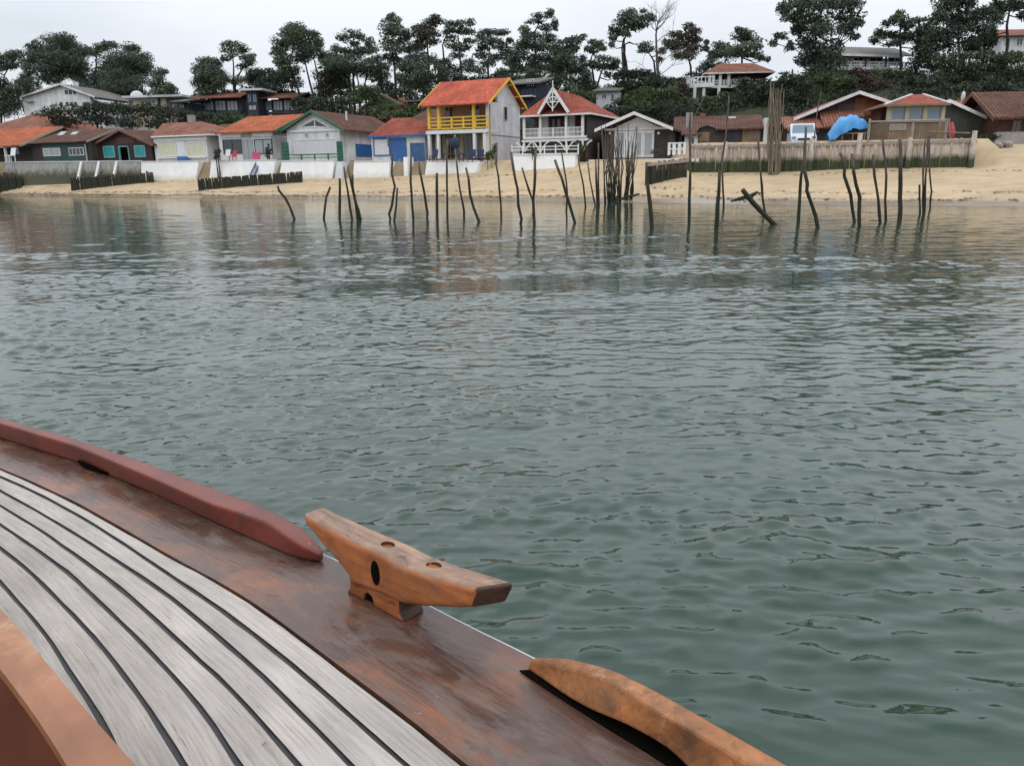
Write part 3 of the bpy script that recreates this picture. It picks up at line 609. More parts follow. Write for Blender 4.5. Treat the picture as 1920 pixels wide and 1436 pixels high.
# ------------------------------------------------------------------ house kit (local axes: x along the front, y away from the water, z up)
class House:
    def __init__(s, name, label, cat, px, py, Y, rot=-26, group=None):
        s.P = at(px, py, Y); s.a = R(rot); s.e = thing(name, s.P, s.a, label, cat, group)
        s.U = np.array([math.cos(s.a), math.sin(s.a), 0]); s.V = np.array([-math.sin(s.a), math.cos(s.a), 0])
    def uz(s, px, py, v=0):
        d = ray(px, py); t = np.dot(s.P+s.V*v-CAM, s.V)/np.dot(d, s.V); Q = CAM+d*t-s.P; return float(np.dot(Q, s.U)), float(Q[2])
    def vz(s, px, py, u=0):
        d = ray(px, py); t = np.dot(s.P+s.U*u-CAM, s.U)/np.dot(d, s.U); Q = CAM+d*t-s.P; return float(np.dot(Q, s.V)), float(Q[2])
    def rect(s, x0, y0, x1, y1, v=0):
        xm, ym = (x0+x1)/2, (y0+y1)/2
        return s.uz(x0, ym, v)[0], s.uz(x1, ym, v)[0], s.uz(xm, y1, v)[1], s.uz(xm, y0, v)[1]
    def part(s, name, mb, mat, parent=None, **k): return mb.build(name, mat, parent or s.e, **k)
    def box(s, name, u0, u1, v0, v1, z0, z1, mat, parent=None, bevel=0): return s.part(name, MB().box(u0,u1,v0,v1,z0,z1), mat, parent, bevel=bevel)
    def pbox(s, name, x0, y0, x1, y1, mat, v0=-.05, v1=.05, parent=None):
        a, b, c, d = s.rect(x0, y0, x1, y1, v0); return s.box(name, a, b, v0, v1, c, d, mat, parent)
    def window(s, x0, y0, x1, y1, fm='white_wood', gm='glass', v=0, fw=.07, nx=1, ny=0, name='window', side=None, u=0, parent=None, label=None):
        """frame and pane as a child pair; side='R': on the wall whose plane is x=u"""
        if side:
            xm, ym = (x0+x1)/2, (y0+y1)/2; a, b = s.vz(x0, ym, u)[0], s.vz(x1, ym, u)[0]; c, d = s.vz(xm, y1, u)[1], s.vz(xm, y0, u)[1]
            fr = MB(); B = lambda p,q,r,t: fr.box(u-.03, u+.07, p, q, r, t)
        else:
            a, b, c, d = s.rect(x0, y0, x1, y1, v-.05); fr = MB(); B = lambda p,q,r,t: fr.box(p, q, v-.07, v+.03, r, t)
        B(a, b, c, c+fw); B(a, b, d-fw, d); B(a, a+fw, c+fw, d-fw); B(b-fw, b, c+fw, d-fw)
        for i in range(nx): 
            q = a+(b-a)*(i+1)/(nx+1); B(q-fw*.35, q+fw*.35, c+fw, d-fw)
        o = s.part(name, fr, M[fm], parent)
        pn = MB()
        if side: pn.box(u-.02, u+.03, a+fw*.5, b-fw*.5, c+fw*.5, d-fw*.5)
        else: pn.box(a+fw*.5, b-fw*.5, v-.03, v+.02, c+fw*.5, d-fw*.5)
        pn.build('pane' if gm.startswith('glass') else 'panel', M[gm], o)
        if label: o['label'] = label
        return o
    def slab(s, name, pts, t, mat, parent=None): return s.part(name, MB().slab(pts, t), mat, parent)
    def posts(s, pxs, ytop, ybot, w, mat, v=0, name='post', vb=None):
        for x in pxs:
            u, zt = s.uz(x, ytop, v); zb = s.uz(x, ybot, v)[1]; s.box(name, u-w/2, u+w/2, v-w/2, v+w/2, zb, zt, M[mat])
    def railing(s, x0, x1, ytop, ybot, mat, v=0, rails=3, posts=5, w=.06, name='railing', balusters=0):
        a, b, c, d = s.rect(x0, ytop, x1, ybot, v); m = MB()
        for i in range(rails): z = c+(d-c)*(i+ (1 if rails < 3 else 0))/max(1, rails-(0 if rails < 3 else 1)); m.box(a, b, v-w/3, v+w/3, z-w*.6, z+w*.2)
        for i in range(posts): u = a+(b-a)*i/(posts-1); m.box(u-w*.6, u+w*.6, v-w*.5, v+w*.5, c-.05, d+.03)
        for i in range(balusters): u = a+(b-a)*(i+.5)/balusters; m.box(u-w*.25, u+w*.25, v-w*.2, v+w*.2, c, d)
        return s.part(name, m, M[mat])
def gable_house(h, uL, uR, zL, zR, uP, zP, v0, v1, wall, roof, verge, zb=-1.2, ov=.5, wl=None, wr=None, t=.14, sideov=0, vback=0, roofname='roof'):
    """front gable; eaves points (uL,zL),(uR,zR) are roof edges, wall between wl..wr"""
    wl = uL+.5 if wl is None else wl; wr = uR-.5 if wr is None else wr
    zat = lambda u: zL+(zP-zL)*(u-uL)/(uP-uL) if u < uP else zR+(zP-zR)*(uR-u)/(uR-uP)
    m = MB().prism_y([(wl,zb),(wr,zb),(wr,zat(wr)-t-.01),(uP,zP-t-.01),(wl,zat(wl)-t-.01)], v0, v1); w = h.part('wall', m, M[wall])
    m = MB(); m.slab([(uL,v0-ov,zL),(uP,v0-ov,zP),(uP,v1+.4,zP),(uL,v1+.4,zL)], t); m.slab([(uP+.002,v0-ov,zP),(uR,v0-ov,zR),(uR,v1+.4,zR),(uP+.002,v1+.4,zP)], t)
    rf = h.part(roofname, m, M[roof])
    e = .16
    for (a, za), (b, zb_) in (((uL,zL),(uP,zP)), ((uR,zR),(uP,zP))):
        m = MB(); m.add([(a,v0-ov-.06,za-e-.06),(b,v0-ov-.06,zb_-e-.06),(b,v0-ov-.06,zb_+.03),(a,v0-ov-.06,za+.03),(a,v0-ov-.003,za-e-.06),(b,v0-ov-.003,zb_-e-.06),(b,v0-ov-.003,zb_+.03),(a,v0-ov-.003,za+.03)],
              [(0,1,2,3),(7,6,5,4),(0,4,5,1),(1,5,6,2),(2,6,7,3),(3,7,4,0)]); h.part('verge_board', m, M[verge], rf)
    return w, rf
def hip_roof(h, u0, u1, v0, v1, ze, ra, rb, rv, zr, roof, name='roof', t=.12, eave='white_wood', zrb=None, parent=None):
    zrb = zr if zrb is None else zrb
    m = MB(); A = (u0,v0,ze); B = (u1,v0,ze); C = (u1,v1,ze); E = (u0,v1,ze); r0_ = (ra,rv,zr); r1_ = (rb,rv+.001,zrb)
    m.add([A,B,C,E,r0_,r1_], [(0,1,5,4),(1,2,5),(2,3,4,5),(3,0,4)]); m.add([A,B,C,E],[(3,2,1,0)])
    rf = h.part(name, m, M[roof], parent)
    f = MB(); w = .03
    f.box(u0-w,u1+w,v0-w,v0,ze-.14,ze+.0); f.box(u1,u1+w,v0,v1,ze-.14,ze+.0); f.box(u0-w,u0,v0,v1,ze-.14,ze+.0)
    h.part('fascia', f, M[eave], rf); return rf
def roof_u(h, u0, u1, ve, ze, vr, zr, vb, zb, roof, t=.12, verge=None, name='roof'):
    m = MB(); m.slab([(u0,ve,ze),(u1,ve,ze),(u1,vr,zr),(u0,vr,zr)], t); m.slab([(u0,vr+.002,zr),(u1,vr+.002,zr),(u1,vb,zb),(u0,vb,zb)], t)
    rf = h.part(name, m, M[roof])
    if verge:
        for u, q in ((u1+.003, .05), (u0-.053, .05)):
            m = MB()
            for (a, za), (b, zb_) in (((ve-.02,ze),(vr,zr)), ((vb+.02,zb),(vr,zr))):
                m.add([(u,a,za-.2),(u,b,zb_-.2),(u,b,zb_+.04),(u,a,za+.04),(u+q,a,za-.2),(u+q,b,zb_-.2),(u+q,b,zb_+.04),(u+q,a,za+.04)],
                      [(0,1,2,3),(7,6,5,4),(0,4,5,1),(1,5,6,2),(2,6,7,3),(3,7,4,0)])
            h.part('verge_board', m, M[verge], rf)
    return rf

# ================= far left: orange tiled house and the brown one behind it
h = House('brown_roofed_house', 'brick-brown hipped roof rising behind the bright orange roof at the far left', 'house', 40, 300, 108)
uL, zE = h.uz(-60, 248); uR, _ = h.uz(98, 243); uP, zP = h.uz(46, 208); uQ, _ = h.uz(10, 212)
h.box('wall', uL+.4, uR-.4, .3, 8, -1, zE-.1, M['beige']); hip_roof(h, uL, uR, 0, 9, zE, uQ, uP, 4, zP, 'tile_dull_x')
h = House('orange_roofed_house', 'low dark house under a bright orange tiled roof with white posts, leftmost on the shore', 'house', 42, 303, 95.5)
uL = h.uz(-110, 272)[0]; uR, zE = h.uz(44, 272); uB, zR = h.uz(94, 238, 5)
h.box('wall', uL+.3, uR-.35, 1.6, 8, -1, zE-.12, M['dark_wood'])
m = MB(); m.slab([(uL,-.4,zE),(uR,-.4,zE),(uR+.3,5,zR),(uL,5,zR)], .12); m.slab([(uL,5.003,zR),(uR+.3,5.003,zR),(uR,10,zE),(uL,10,zE)], .12); rf = h.part('roof', m, M['tile_orange_x'])
m = MB(); m.add([(uR+.01,-.45,zE-.22),(uR+.31,5,zR-.22),(uR+.31,5,zR+.05),(uR+.01,-.45,zE+.05),(uR+.09,-.45,zE-.22),(uR+.39,5,zR-.22),(uR+.39,5,zR+.05),(uR+.09,-.45,zE+.05)],[(0,1,2,3),(7,6,5,4),(0,4,5,1),(1,5,6,2),(2,6,7,3),(3,7,4,0)]); h.part('verge_board', m, M['grey_wood'], rf)
h.part('gable_wall', MB().prism_x([(1.6,-1),(8,-1),(8,zE-.2),(5,zR-.3),(1.6,zE-.2)], uR-.34, uR-.05), M['dark_wood'])
h.posts([8.5, -40], 273, 303, .22, 'white_wood', v=0)
h.window(24, 277, 35, 289, v=1.6, nx=0); h.window(-30, 277, -10, 292, v=1.6, nx=1)
# ================= dark wooden hut with green panel
h = House('dark_wooden_hut', 'long dark wooden hut with a green panelled front and two white windows', 'beach hut', 168, 303, 92)
uL, zE = h.uz(58, 269); uR, _ = h.uz(166, 266); _, zR = h.uz(140, 245, 4)
h.box('wall', uL, uR+.1, 0, 7, -1, zE-.08, M['dark_wood'])
rf = roof_u(h, uL-.5, uR+.35, -.5, zE, 3.6, zR, 7.6, zE, 'tile_brown_x', verge='grey_wood')
h.part('gable_wall', MB().prism_x([(0,zE-.3),(7,zE-.3),(3.6,zR-.22)], uR-.1, uR+.1), M['dark_wood'])
h.pbox('green_panel', 81, 269, 160, 303, M['green_dark'], v0=-.06, v1=.02)
h.window(81, 278, 113, 293, v=-.06, nx=2, gm='glass_pale'); h.window(129, 277, 157, 292, v=-.06, nx=3, gm='glass')
h.pbox('drainpipe', 160, 270, 162, 303, M['metal'], v0=-.2, v1=-.1)
for x in (116, 139): u, z = h.uz(x, 251, 2.2); h.part('skylight', MB().hexa([(u-.5,1.9,z-.28),(u+.5,1.9,z-.28),(u+.5,2.5,z+.12),(u-.5,2.5,z+.12)],[(u-.5,1.9,z-.16),(u+.5,1.9,z-.16),(u+.5,2.5,z+.24),(u-.5,2.5,z+.24)]), M['glass_pale'])
# ================= plum hut with turquoise shutters
h = House('red_hut', 'dark plum gabled hut with turquoise shutters and a turquoise door ajar', 'beach hut', 284, 303, 89.5)
uL, zL = h.uz(171, 272, -.5); uR, zR_ = h.uz(286, 271, -.5); uP, zP = h.uz(223, 242, -.5)
gable_house(h, uL, uR, zL, zR_, uP, zP, 0, 8, 'plum_wood', 'tile_brown_y', 'rail_brown', wl=h.uz(186,280)[0], wr=h.uz(284,280)[0])
h.pbox('gable_panel', 219, 258, 251, 270, M['brown_wood'], v0=-.05, v1=.02)
for x0, x1 in ((194,214.5),(252,272)):
    y0, y1 = (274,296) if x0 < 200 else (273,295); a, b, c, d = h.rect(x0, y0, x1, y1, -.06)
    fr = MB(); fr.box(a,b,-.08,.02,c,c+.09); fr.box(a,b,-.08,.02,d-.09,d); fr.box(a,a+.09,-.08,.02,c+.09,d-.09); fr.box(b-.09,b,-.08,.02,c+.09,d-.09)
    w = h.part('window', fr, M['turquoise_trim']); h.box('shutter', a+.08, b-.08, -.05, .02, c+.08, d-.08, M['turquoise'], w)
a, b, c, d = h.rect(223, 274, 242, 303, -.05); fr = MB(); fr.box(a,a+.1,-.08,.02,c,d); fr.box(b-.1,b,-.08,.02,c,d); fr.box(a,b,-.08,.02,d-.1,d); w = h.part('door_frame', fr, M['turquoise_trim'])
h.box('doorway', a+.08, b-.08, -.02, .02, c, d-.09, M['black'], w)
m = MB(); q = R(35); x1 = a+.1+(b-a-.2)*math.cos(q); y1 = -(b-a-.2)*math.sin(q); m.hexa([(a+.1,-.1,c),(x1,y1-.06,c),(x1,y1,c),(a+.1,-.04,c)],[(a+.1,-.1,d-.12),(x1,y1-.06,d-.12),(x1,y1,d-.12),(a+.1,-.04,d-.12)]); dr = h.part('door', m, M['turquoise'])
h.part('handle', MB().ball((x1-.1,y1-.1,c+1.0), .04,.04,.04), M['metal'], dr)
# ================= cream hut
h = House('cream_hut', 'cream front beach hut under an orange-brown hipped roof with a short chimney', 'beach hut', 391, 303, 86)
uL, zE = h.uz(283, 256, -.4); uR, _ = h.uz(393, 254, -.4); ua = h.uz(302, 230, 3)[0]; ub, zR_ = h.uz(374, 228, 3)
h.box('wall', h.uz(290,280)[0], 0, 0, 7.5, -1, zE-.14, M['plaster'])
rf = hip_roof(h, uL, uR, -.4, 8, zE, ua, ub, 3.2, zR_, 'tile_dull_x')
u, z = h.uz(359, 224, 3.4); h.box('chimney', u-.3, u+.3, 3.1, 3.7, zR_-.6, h.uz(359,216,3.4)[1], M['concrete'], rf)
h.pbox('lintel', 292, 258, 387, 264, M['white_wood'], v0=-.12, v1=.02)
for x0, x1 in ((296,330.5),(350,384.5)):
    w = h.window(x0, 266, x1, 294, gm='cream', nx=0, fw=.09)
h.pbox('door', 333, 265, 347.5, 303, M['white_wood'], v0=-.07)
h.pbox('blue_deckchair_cloth', 332, 293.5, 351, 302, M['blue'], v0=-.5, v1=-.44)
h.pbox('sill', 294, 294.5, 386, 297, M['white_wood'], v0=-.2, v1=.02)
h = House('brown_roofed_house', 'small brown tiled roof tucked between the cream hut and the orange roofed hut', 'house', 400, 300, 93)
uL, zE = h.uz(384, 255); uR, _ = h.uz(416, 254); h.box('wall', uL, uR-.2, .3, 5, -1, zE-.1, M['plaster_side']); _, zR_ = h.uz(400, 234, 3); roof_u(h, uL-.4, uR+.3, 0, zE, 3, zR_, 6, zE, 'tile_brown_x')
# ================= orange roof hut
h = House('orange_roofed_hut', 'white beach hut with a long bright orange roof, dark windows and a pale blue door', 'beach hut', 511, 302, 83)
uL, zE = h.uz(404, 249, -.6); uR, _ = h.uz(516, 247, -.6); uRb, zR_ = h.uz(566, 213, 4.5); uLb, _ = h.uz(458, 214, 4.5)
h.box('wall', h.uz(412,280)[0], 0, 0, 8, -1, zE-.1, M['plaster'])
vR = 4.5; zr = h.vz(562, 214, .3)[1]; vr = max(3.5, min(6.5, h.vz(562, 214, .3)[0]))
rf = roof_u(h, uL, uR, -.6, zE, vr, zr, vr*2, zE, 'tile_orange_x', verge='green')
h.part('gable_wall', MB().prism_x([(0,zE-.4),(8,zE-.4),(vr,zr-.2)], -.15, 0), M['plaster_side'])
h.pbox('lintel', 414, 250, 509, 257, M['white_wood'], v0=-.15)
h.window(418, 262, 453, 289, fm='frame_dark', nx=1, gm='glass'); h.window(477, 261, 510, 289, fm='frame_dark', nx=1, gm='glass_pale')
w = h.window(455, 262, 475, 302, fm='glass_pale', nx=1, gm='glass_pale', name='door')
u, z = h.uz(461, 254, -.2); h.box('sign', u-.7, u+.7, -.24, -.16, z-.13, z+.13, M['grey_wood'])
# ================= green trimmed hut
h = House('green_trimmed_hut', 'white gabled hut with green trim, green balcony rail and a wide white roller shutter', 'beach hut', 640, 302, 80)
uL, zL = h.uz(522, 247, -.5); uR, zR_ = h.uz(645, 243, -.5); uP, zP = h.uz(582, 207, -.5)
gable_house(h, uL, uR, zL, zR_, uP, zP, 0, 9.5, 'plaster', 'tile_brown_y', 'green', wl=h.uz(539,270)[0], wr=0)
tri = [h.uz(560,240), h.uz(621,240), h.uz(590,220)]; 
g = MB(); g.prism_y([(a, z) for a, z in tri], -.06, .02); w = h.part('gable_window', g, M['white_wood'])
cxm = sum(a for a,_ in tri)/3; czm = sum(z for _,z in tri)/3+.0
for sgn, lab in ((0,1),(1,2)):
    A, B, C = tri; A = (A[0]+.45, A[1]+.1); B = (B[0]-.45, B[1]+.1); C = (C[0], C[1]-.22); mid = (C[0], A[1])
    pts = [A, (mid[0]-.07, mid[1]), (C[0]-.07, C[1]-.05)] if sgn == 0 else [(mid[0]+.07, mid[1]), B, (C[0]+.07, C[1]-.05)]
    MB().prism_y(pts, -.08, -.055).build('pane', M['glass'], w)
h.pbox('beam', 541, 243, 642, 247, M['white_wood'], v0=-.14)
h.window(552, 261, 634, 290, fm='white_wood', gm='shutter_white', nx=0, fw=.1, name='roller_shutter')
h.railing(541, 641, 289, 302, 'green', v=-1.6, rails=3, posts=5, w=.1)
for x0, x1, y0 in ((529,541,268),(633,642,266)):
    a, b, c, d = h.rect(x0, y0, x1, 302, -1.55); m = MB()
    for i in range(5): q = a+(b-a)*i/4; m.box(q-.05, q+.05, -1.6, -1.52, c, d)
    for i in range(6): q = c+(d-c)*i/5; m.box(a, b, -1.66, -1.6, q-.05, q+.04)
    h.part('trellis', m, M['green'])
h.pbox('lamp', 571, 251, 574, 255, M['metal'], v0=-.2); h.pbox('lamp', 610, 251, 613, 255, M['metal'], v0=-.2)
h.window(667, 271, 697, 294, fm='blue', gm='blue', side='R', nx=0, name='shuttered_window', label='blue shuttered window on the side wall')
v, z = h.vz(664, 262, 0); h.part('drainpipe', MB().tube([(.1,v-1.5,-1),(.1,v-1.5,z+.2)], .06), M['plaster'])
v, z = h.uz(649, 212, 3); h.part('chimney', MB().tube([(v,3,z-1.4),(v,3,z+.15)], .1), M['plaster'])
# ================= blue hut
h = House('blue_hut', 'low beach hut with bright blue door and frames under a red-orange hipped roof', 'beach hut', 798, 303, 76)
uL, zE = h.uz(690, 255, -.4); uR, _ = h.uz(800, 252, -.4); uP, zP = h.uz(766, 221, 2.5)
h.box('wall', h.uz(697,280)[0], 0, 0, 5.5, -1, zE-.12, M['plaster'])
rf = hip_roof(h, uL, uR+1.2, -.4, 6, zE, uP-1.8, uP+.2, 2.4, zP, 'tile_red_x', eave='blue')
h.window(700, 259, 731, 293, fm='blue', gm='shutter_white', nx=0, fw=.12, name='panel_window')
d_ = h.window(732, 259, 762, 303, fm='blue', gm='blue', nx=0, fw=.12, name='door'); 
h.part('handle', MB().ball((h.uz(758,284)[0],-.12,h.uz(758,284)[1]), .05,.05,.05), M['metal'], d_)
h.pbox('blue_awning_sheet', 769, 268, 796, 303, M['blue_dark'], v0=-1.3, v1=-1.24)
h = House('brown_roofed_house', 'weathered brown tiled roof stepping up behind the blue hut', 'house', 800, 300, 84)
uL, zE = h.uz(738, 240); uR, _ = h.uz(803, 238); _, zR_ = h.uz(770, 207, 4); h.box('wall', uL+.3, uR, .4, 7, -1, zE-.1, M['brown_wood']); hip_roof(h, uL, uR+1.5, 0, 8, zE, uL+1.7, uR+.5, 4, zR_, 'tile_brown_x', eave='rail_brown')
# ================= yellow house
h = House('yellow_balcony_house', 'tall two-storey white house with coral roof and bright yellow balcony, highest on the beachfront', 'house', 916, 303, 72.5)
uL0 = h.uz(804, 280)[0]; zF = h.uz(860, 244)[1]; uE, zE = h.uz(917, 192, -.5); uEL, _ = h.uz(786, 194, -.5)
vP, zP = h.vz(952, 146, .35); vB, zB = h.vz(984, 203, .35); VD = h.vz(975, 250, 0)[0]
vP, zP = h.vz(954, 146, .4); vP = min(vP, VD*.68); vB = VD+.5
uL = uL0; zl = zF
h.box('side_wall', -.22, 0, 1.9, VD, -1.2, zE+.2, M['plaster_side'])
zgab = lambda v: zE+(zP-zE)*(v+.5)/(vP+.5) if v < vP else zE+(zP-zE)*(vB-v)/(vB-vP)
h.part('gable_wall', MB().prism_x([(1.9,zE+.2),(VD,zE+.2),(VD,zgab(VD)-.2),(vP,zP-.2),(1.9,zgab(1.9)-.2)], -.22, 0), M['plaster_side'])
h.box('front_corner', -.22, 0, .02, 1.9, -1.2, zE+.15, M['plaster_side'])
h.box('back_wall', uL+.2, -.22, 2.0, VD, zl+.02, zE+.15, M['salmon']); h.box('lower_wall', uL+.2, -.22, 2.1, VD, -1.2, zl-.02, M['beige'])
rf = roof_u(h, uEL, .45, -.6, zE, vP, zP, vB+.1, zE, 'tile_coral_x', t=.1, verge='yellow')
for i in range(6): v_ = -.2+i*(VD+.4)/5; h.box('rafter', .0, .40, v_-.05, v_+.05, zgab(v_)-.27, zgab(v_)-.13, M['yellow'], rf)
h.box('balcony_floor', uL-.1, .02, -.15, 2.0, zl-.22, zl-.02, M['white_wood']); h.box('balcony_fascia', uL-.12, .04, -.2, -.155, zl-.30, zl-.0, M['white_wood'])
h.posts([804, 822, 888], 194, 243, .24, 'yellow', v=0, name='balcony_post')
h.railing(804, 914, 219.5, 240, 'yellow', v=-.02, rails=4, posts=6, w=.13, name='balcony_railing')
h.posts([805, 822, 890, 909], 249, 303, .26, 'white_wood', v=0, name='pillar')
h.posts([818], 249, 303, .22, 'white_wood', v=1.7, name='pillar')
h.window(834, 200, 851, 238, v=2.0, nx=1, fm='yellow_dull'); h.window(880, 198, 900, 238, v=2.0, nx=1, fm='yellow_dull')
h.window(836, 254, 862, 300, v=2.1, nx=2, fm='yellow_dull', name='glazed_door'); h.window(868, 254, 900, 300, v=2.1, nx=3, fm='yellow_dull', name='glazed_door')
h.window(944, 200, 950.5, 226, side='R', fm='beige', nx=0, label='narrow slit window in the side wall')
h.pbox('terrace_rail', 800, 297, 918, 301.5, M['rail_brown'], v0=-1.4, v1=-1.3)
h.part('drainpipe', MB().tube([(.06,.3,-1),(.06,.3,zE-.1)], .05), M['yellow_dull'])
v0_, z0_ = h.vz(920, 250, .02); h.box('cable', .0, .04, .4, VD, zl-.5, zl-.44, M['metal'])
# ================= gothic house
h = House('fretwork_gable_house', 'dark red villa with a steep white fretwork gable, white veranda and brown hipped roof', 'villa', 1100, 305, 68)
uL, zE = h.uz(974, 215, -.4); uR, zER = h.uz(1101, 214, -.4); zE = (zE+zER)/2
u_l, u_r = h.uz(981, 250)[0], 0
VD = 7.0; rw = h.uz(1038, 166, 3)
h.box('wall', u_l+.3, -.1, 1.7, VD, -1.2, zE-.1, M['brown_wood']); h.box('side_wall', -.1, .05, .1, VD, -1.2, zE-.12, M['dark_wood'])
ra = h.uz(1038, 168, 2.6); rf = hip_roof(h, uL, uR+.3, -.4, VD+.6, zE, ra[0]-.1, h.uz(1092,180,4)[0], 3.1, ra[1], 'tile_red_x', zrb=h.uz(1092,181,4)[1])
zl = h.uz(1030, 262)[1]
h.box('veranda_floor', u_l-.1, .05, -.1, 1.7, zl-.16, zl+.02, M['white_wood'])
# steep front gable
gl, gz = h.uz(1009, 213, -.6); gr, _ = h.uz(1066, 212, -.6); gp, gpz = h.uz(1036.5, 167, -.6)
m = MB(); m.slab([(gl,-.55,gz),(gp,-.55,gpz),(gp,3.0,gpz),(gl,1.2,gz)], .08); m.slab([(gp+.002,-.55,gpz),(gr,-.55,gz),(gr,1.2,gz),(gp+.002,3.0,gpz)], .08)
dg = h.part('dormer_roof', m, M['tile_red_y'], rf)
m = MB()
for a in (gl, gr): m.bar((a,-.62,gz-.05), (gp,-.62,gpz+.02), .09, .22)
m.bar((gp,-.62,gpz-.1), (gp,-.62,gpz+.65), .07); m.bar((gp,-.62,gpz-.1),(gp,-.62,gpz-1.75), .09)
for k in (.35, .55):
    zc = gpz-(gpz-gz)*k; hw = (gr-gl)/2*k; m.bar((gp-hw,-.62,zc), (gp+hw,-.62,zc), .07)
    m.bar((gp-hw*.7,-.62,zc), (gp,-.62,zc-.55), .06); m.bar((gp+hw*.7,-.62,zc), (gp,-.62,zc-.55), .06)
    m.bar((gp-hw*.8,-.62,zc), (gp,-.62,zc+.5), .05); m.bar((gp+hw*.8,-.62,zc), (gp,-.62,zc+.5), .05)
h.part('fretwork', m, M['white_wood'])
m = MB().prism_y([(gl+.35,gz-.1),(gr-.35,gz-.1),(gp,gpz-.7)], .35, .45); h.part('gable_panel', m, M['brown_wood'])
xs = [983, 1013.5, 1062, 1093]
h.posts(xs, 216, 260, .20, 'white_wood', v=0, name='veranda_post')
h.railing(982, 1094, 240, 257, 'white_wood', v=-.02, rails=3, posts=5, w=.07, balusters=46, name='veranda_railing')
h.pbox('veranda_beam', 981, 256, 1099, 260, M['white_wood'], v0=-.16, v1=-.02)
m = MB()
for x in xs:
    u = h.uz(x, 260, -.05)[0]
    m.bar((u,-.06,zl-.15), (u,-.06,zl-(1.7 if x == 1013.5 else .75)-(1.3 if x==1013.5 else 0)), .14)
    for sg in (-1, 1):
        pts = [(u+sg*(.05+.75*t), -.06, zl-.95+.78*math.sin(t*math.pi/2)) for t in (0,.33,.66,1)]
        for p, q in zip(pts, pts[1:]): m.bar(p, q, .07, .1)
h.part('arch_bracket', m, M['white_wood'])
h.window(1016, 216, 1028, 256, v=1.7, nx=0, gm='plaster', name='white_door'); h.window(1066, 216, 1078, 256, v=1.7, nx=0, gm='plaster', name='white_door')
h.window(1034, 222, 1052, 246, v=1.7, nx=1, fm='brown_wood')
for x0, x1 in ((990,1008),(1020,1052),(1068,1090)): h.window(x0, 268, x1, 300, v=1.7, nx=1, fm='frame_dark')
# ================= white gabled hut
h = House('white_gabled_hut', 'gabled hut with white barge boards and tall white doors between dark panels', 'beach hut', 1262, 298, 66, rot=-20)
uL, zL = h.uz(1115, 243, -1.0); uR, zR_ = h.uz(1262, 240, -1.0); uP, zP = h.uz(1189, 210, -1.0)
wl, wr = h.uz(1130, 270)[0], h.uz(1256, 270)[0]
gable_house(h, uL, uR, zL, zR_, uP, zP, 0, 8.5, 'dark_wood', 'tile_brown_y', 'white_wood', ov=1.0, wl=wl, wr=wr, t=.16)
za = h.uz(1190, 243)[1]; g = [(wl+.6, za), (wr-.6, za), (uP+.1, zP-.35)]
h.part('gable_panel', MB().prism_y(g, -.08, .0), M['white_wood'])
h.pbox('beam', 1133, 240, 1256, 244, M['white_wood'], v0=-.16, v1=-.085)
h.pbox('white_wall', 1152, 245, 1226, 296, M['white_wood'], v0=-.06, v1=.0)
for x0, x1, gm in ((1156,1172,'glass_pale'),(1174,1186,'shutter_white'),(1190,1204,'glass_pale'),(1207,1224,'glass_pale')):
    h.window(x0, 248, x1, 293, v=-.06, nx=0, gm=gm, name='glazed_door' if gm != 'shutter_white' else 'door')
h.box('deck', wl-.6, wr+2.6, -2.2, 0, -.28, -.02, M['white_wood'])
m = MB()
for i in range(9): u = wl-.5+i*(wr-wl+3)/8; m.box(u-.08, u+.08, -2.1, -1.9, -1.2, -.285)
h.part('deck_support', m, M['grey_wood'])
for x in (1144, 1235): u, z = h.uz(x, 250, -.12); h.part('wall_lamp', MB().ball((u,-.15,z), .12,.1,.12), M['white_wood'])
h.railing(1254, 1284, 268, 290, 'white_wood', v=-.6, rails=2, posts=4, w=.12, balusters=6, name='side_railing')
# ================= long low brown building
h = House('long_brown_building', 'long low dark-walled building with a faded red tiled roof behind the palisade', 'outbuilding', 1430, 272, 72, rot=-12)
uL, zE = h.uz(1262, 243, -.4); uR, zE2 = h.uz(1432, 240, -.4); _, zR_ = h.uz(1350, 218, 4); zE = (zE+zE2)/2
h.box('wall', uL+.3, 0, 0, 7, -2, zE-.1, M['dark_wood']); rf = roof_u(h, uL, uR+.1, -.4, zE, 3.6, zR_, 8, zE, 'tile_brown_x')
u, z = h.uz(1433, 218, 0); h.box('gable_end', -.02, .35, -.5, 7.2, -2, h.uz(1433,222)[1], M['plaster'])
u, z = h.uz(1293, 212, -.6); h.box('chimney', u-.28, u+.28, -1.0, -.45, -1, z, M['concrete']); u, z = h.uz(1318, 213, 3.6); h.box('chimney', u-.25, u+.25, 3.3, 3.9, zR_-.3, z, M['brick'], rf)
h.window(1366, 241, 1387, 266, fm='frame_dark', nx=3, name='barn_door', gm='blue_house'); h.pbox('plank_door', 1392, 243, 1425, 268, M['tan_wood'], v0=-.06); h.pbox('sign', 1366, 219, 1380, 222, M['white_wood'], v0=-.5, v1=-.44)
h = House('dark_shed', 'small dark curved-roof shed beside the chimney behind the palisade', 'shed', 1345, 270, 68, rot=-12)
a, b, c, d = h.rect(1304, 236, 1346, 268); m = MB(); pr = [(a,-1),(b,-1),(b,d-.7),(b-(b-a)*.15,d-.2),((a+b)/2,d),(a+(b-a)*.15,d-.2),(a,d-.7)]; m.prism_y(pr, 0, 3); h.part('wall', m, M['dark_wood'])
m = MB(); top = pr[2:]
for p, q in zip(top, top[1:]): m.slab([(p[0],-.2,p[1]+.03),(q[0],-.2,q[1]+.03),(q[0],3.2,q[1]+.03),(p[0],3.2,p[1]+.03)], .06)
h.part('roof', m, M['frame_dark']); h.pbox('plank_panel', 1309, 248, 1330, 266, M['tan_wood'], v0=-.05)
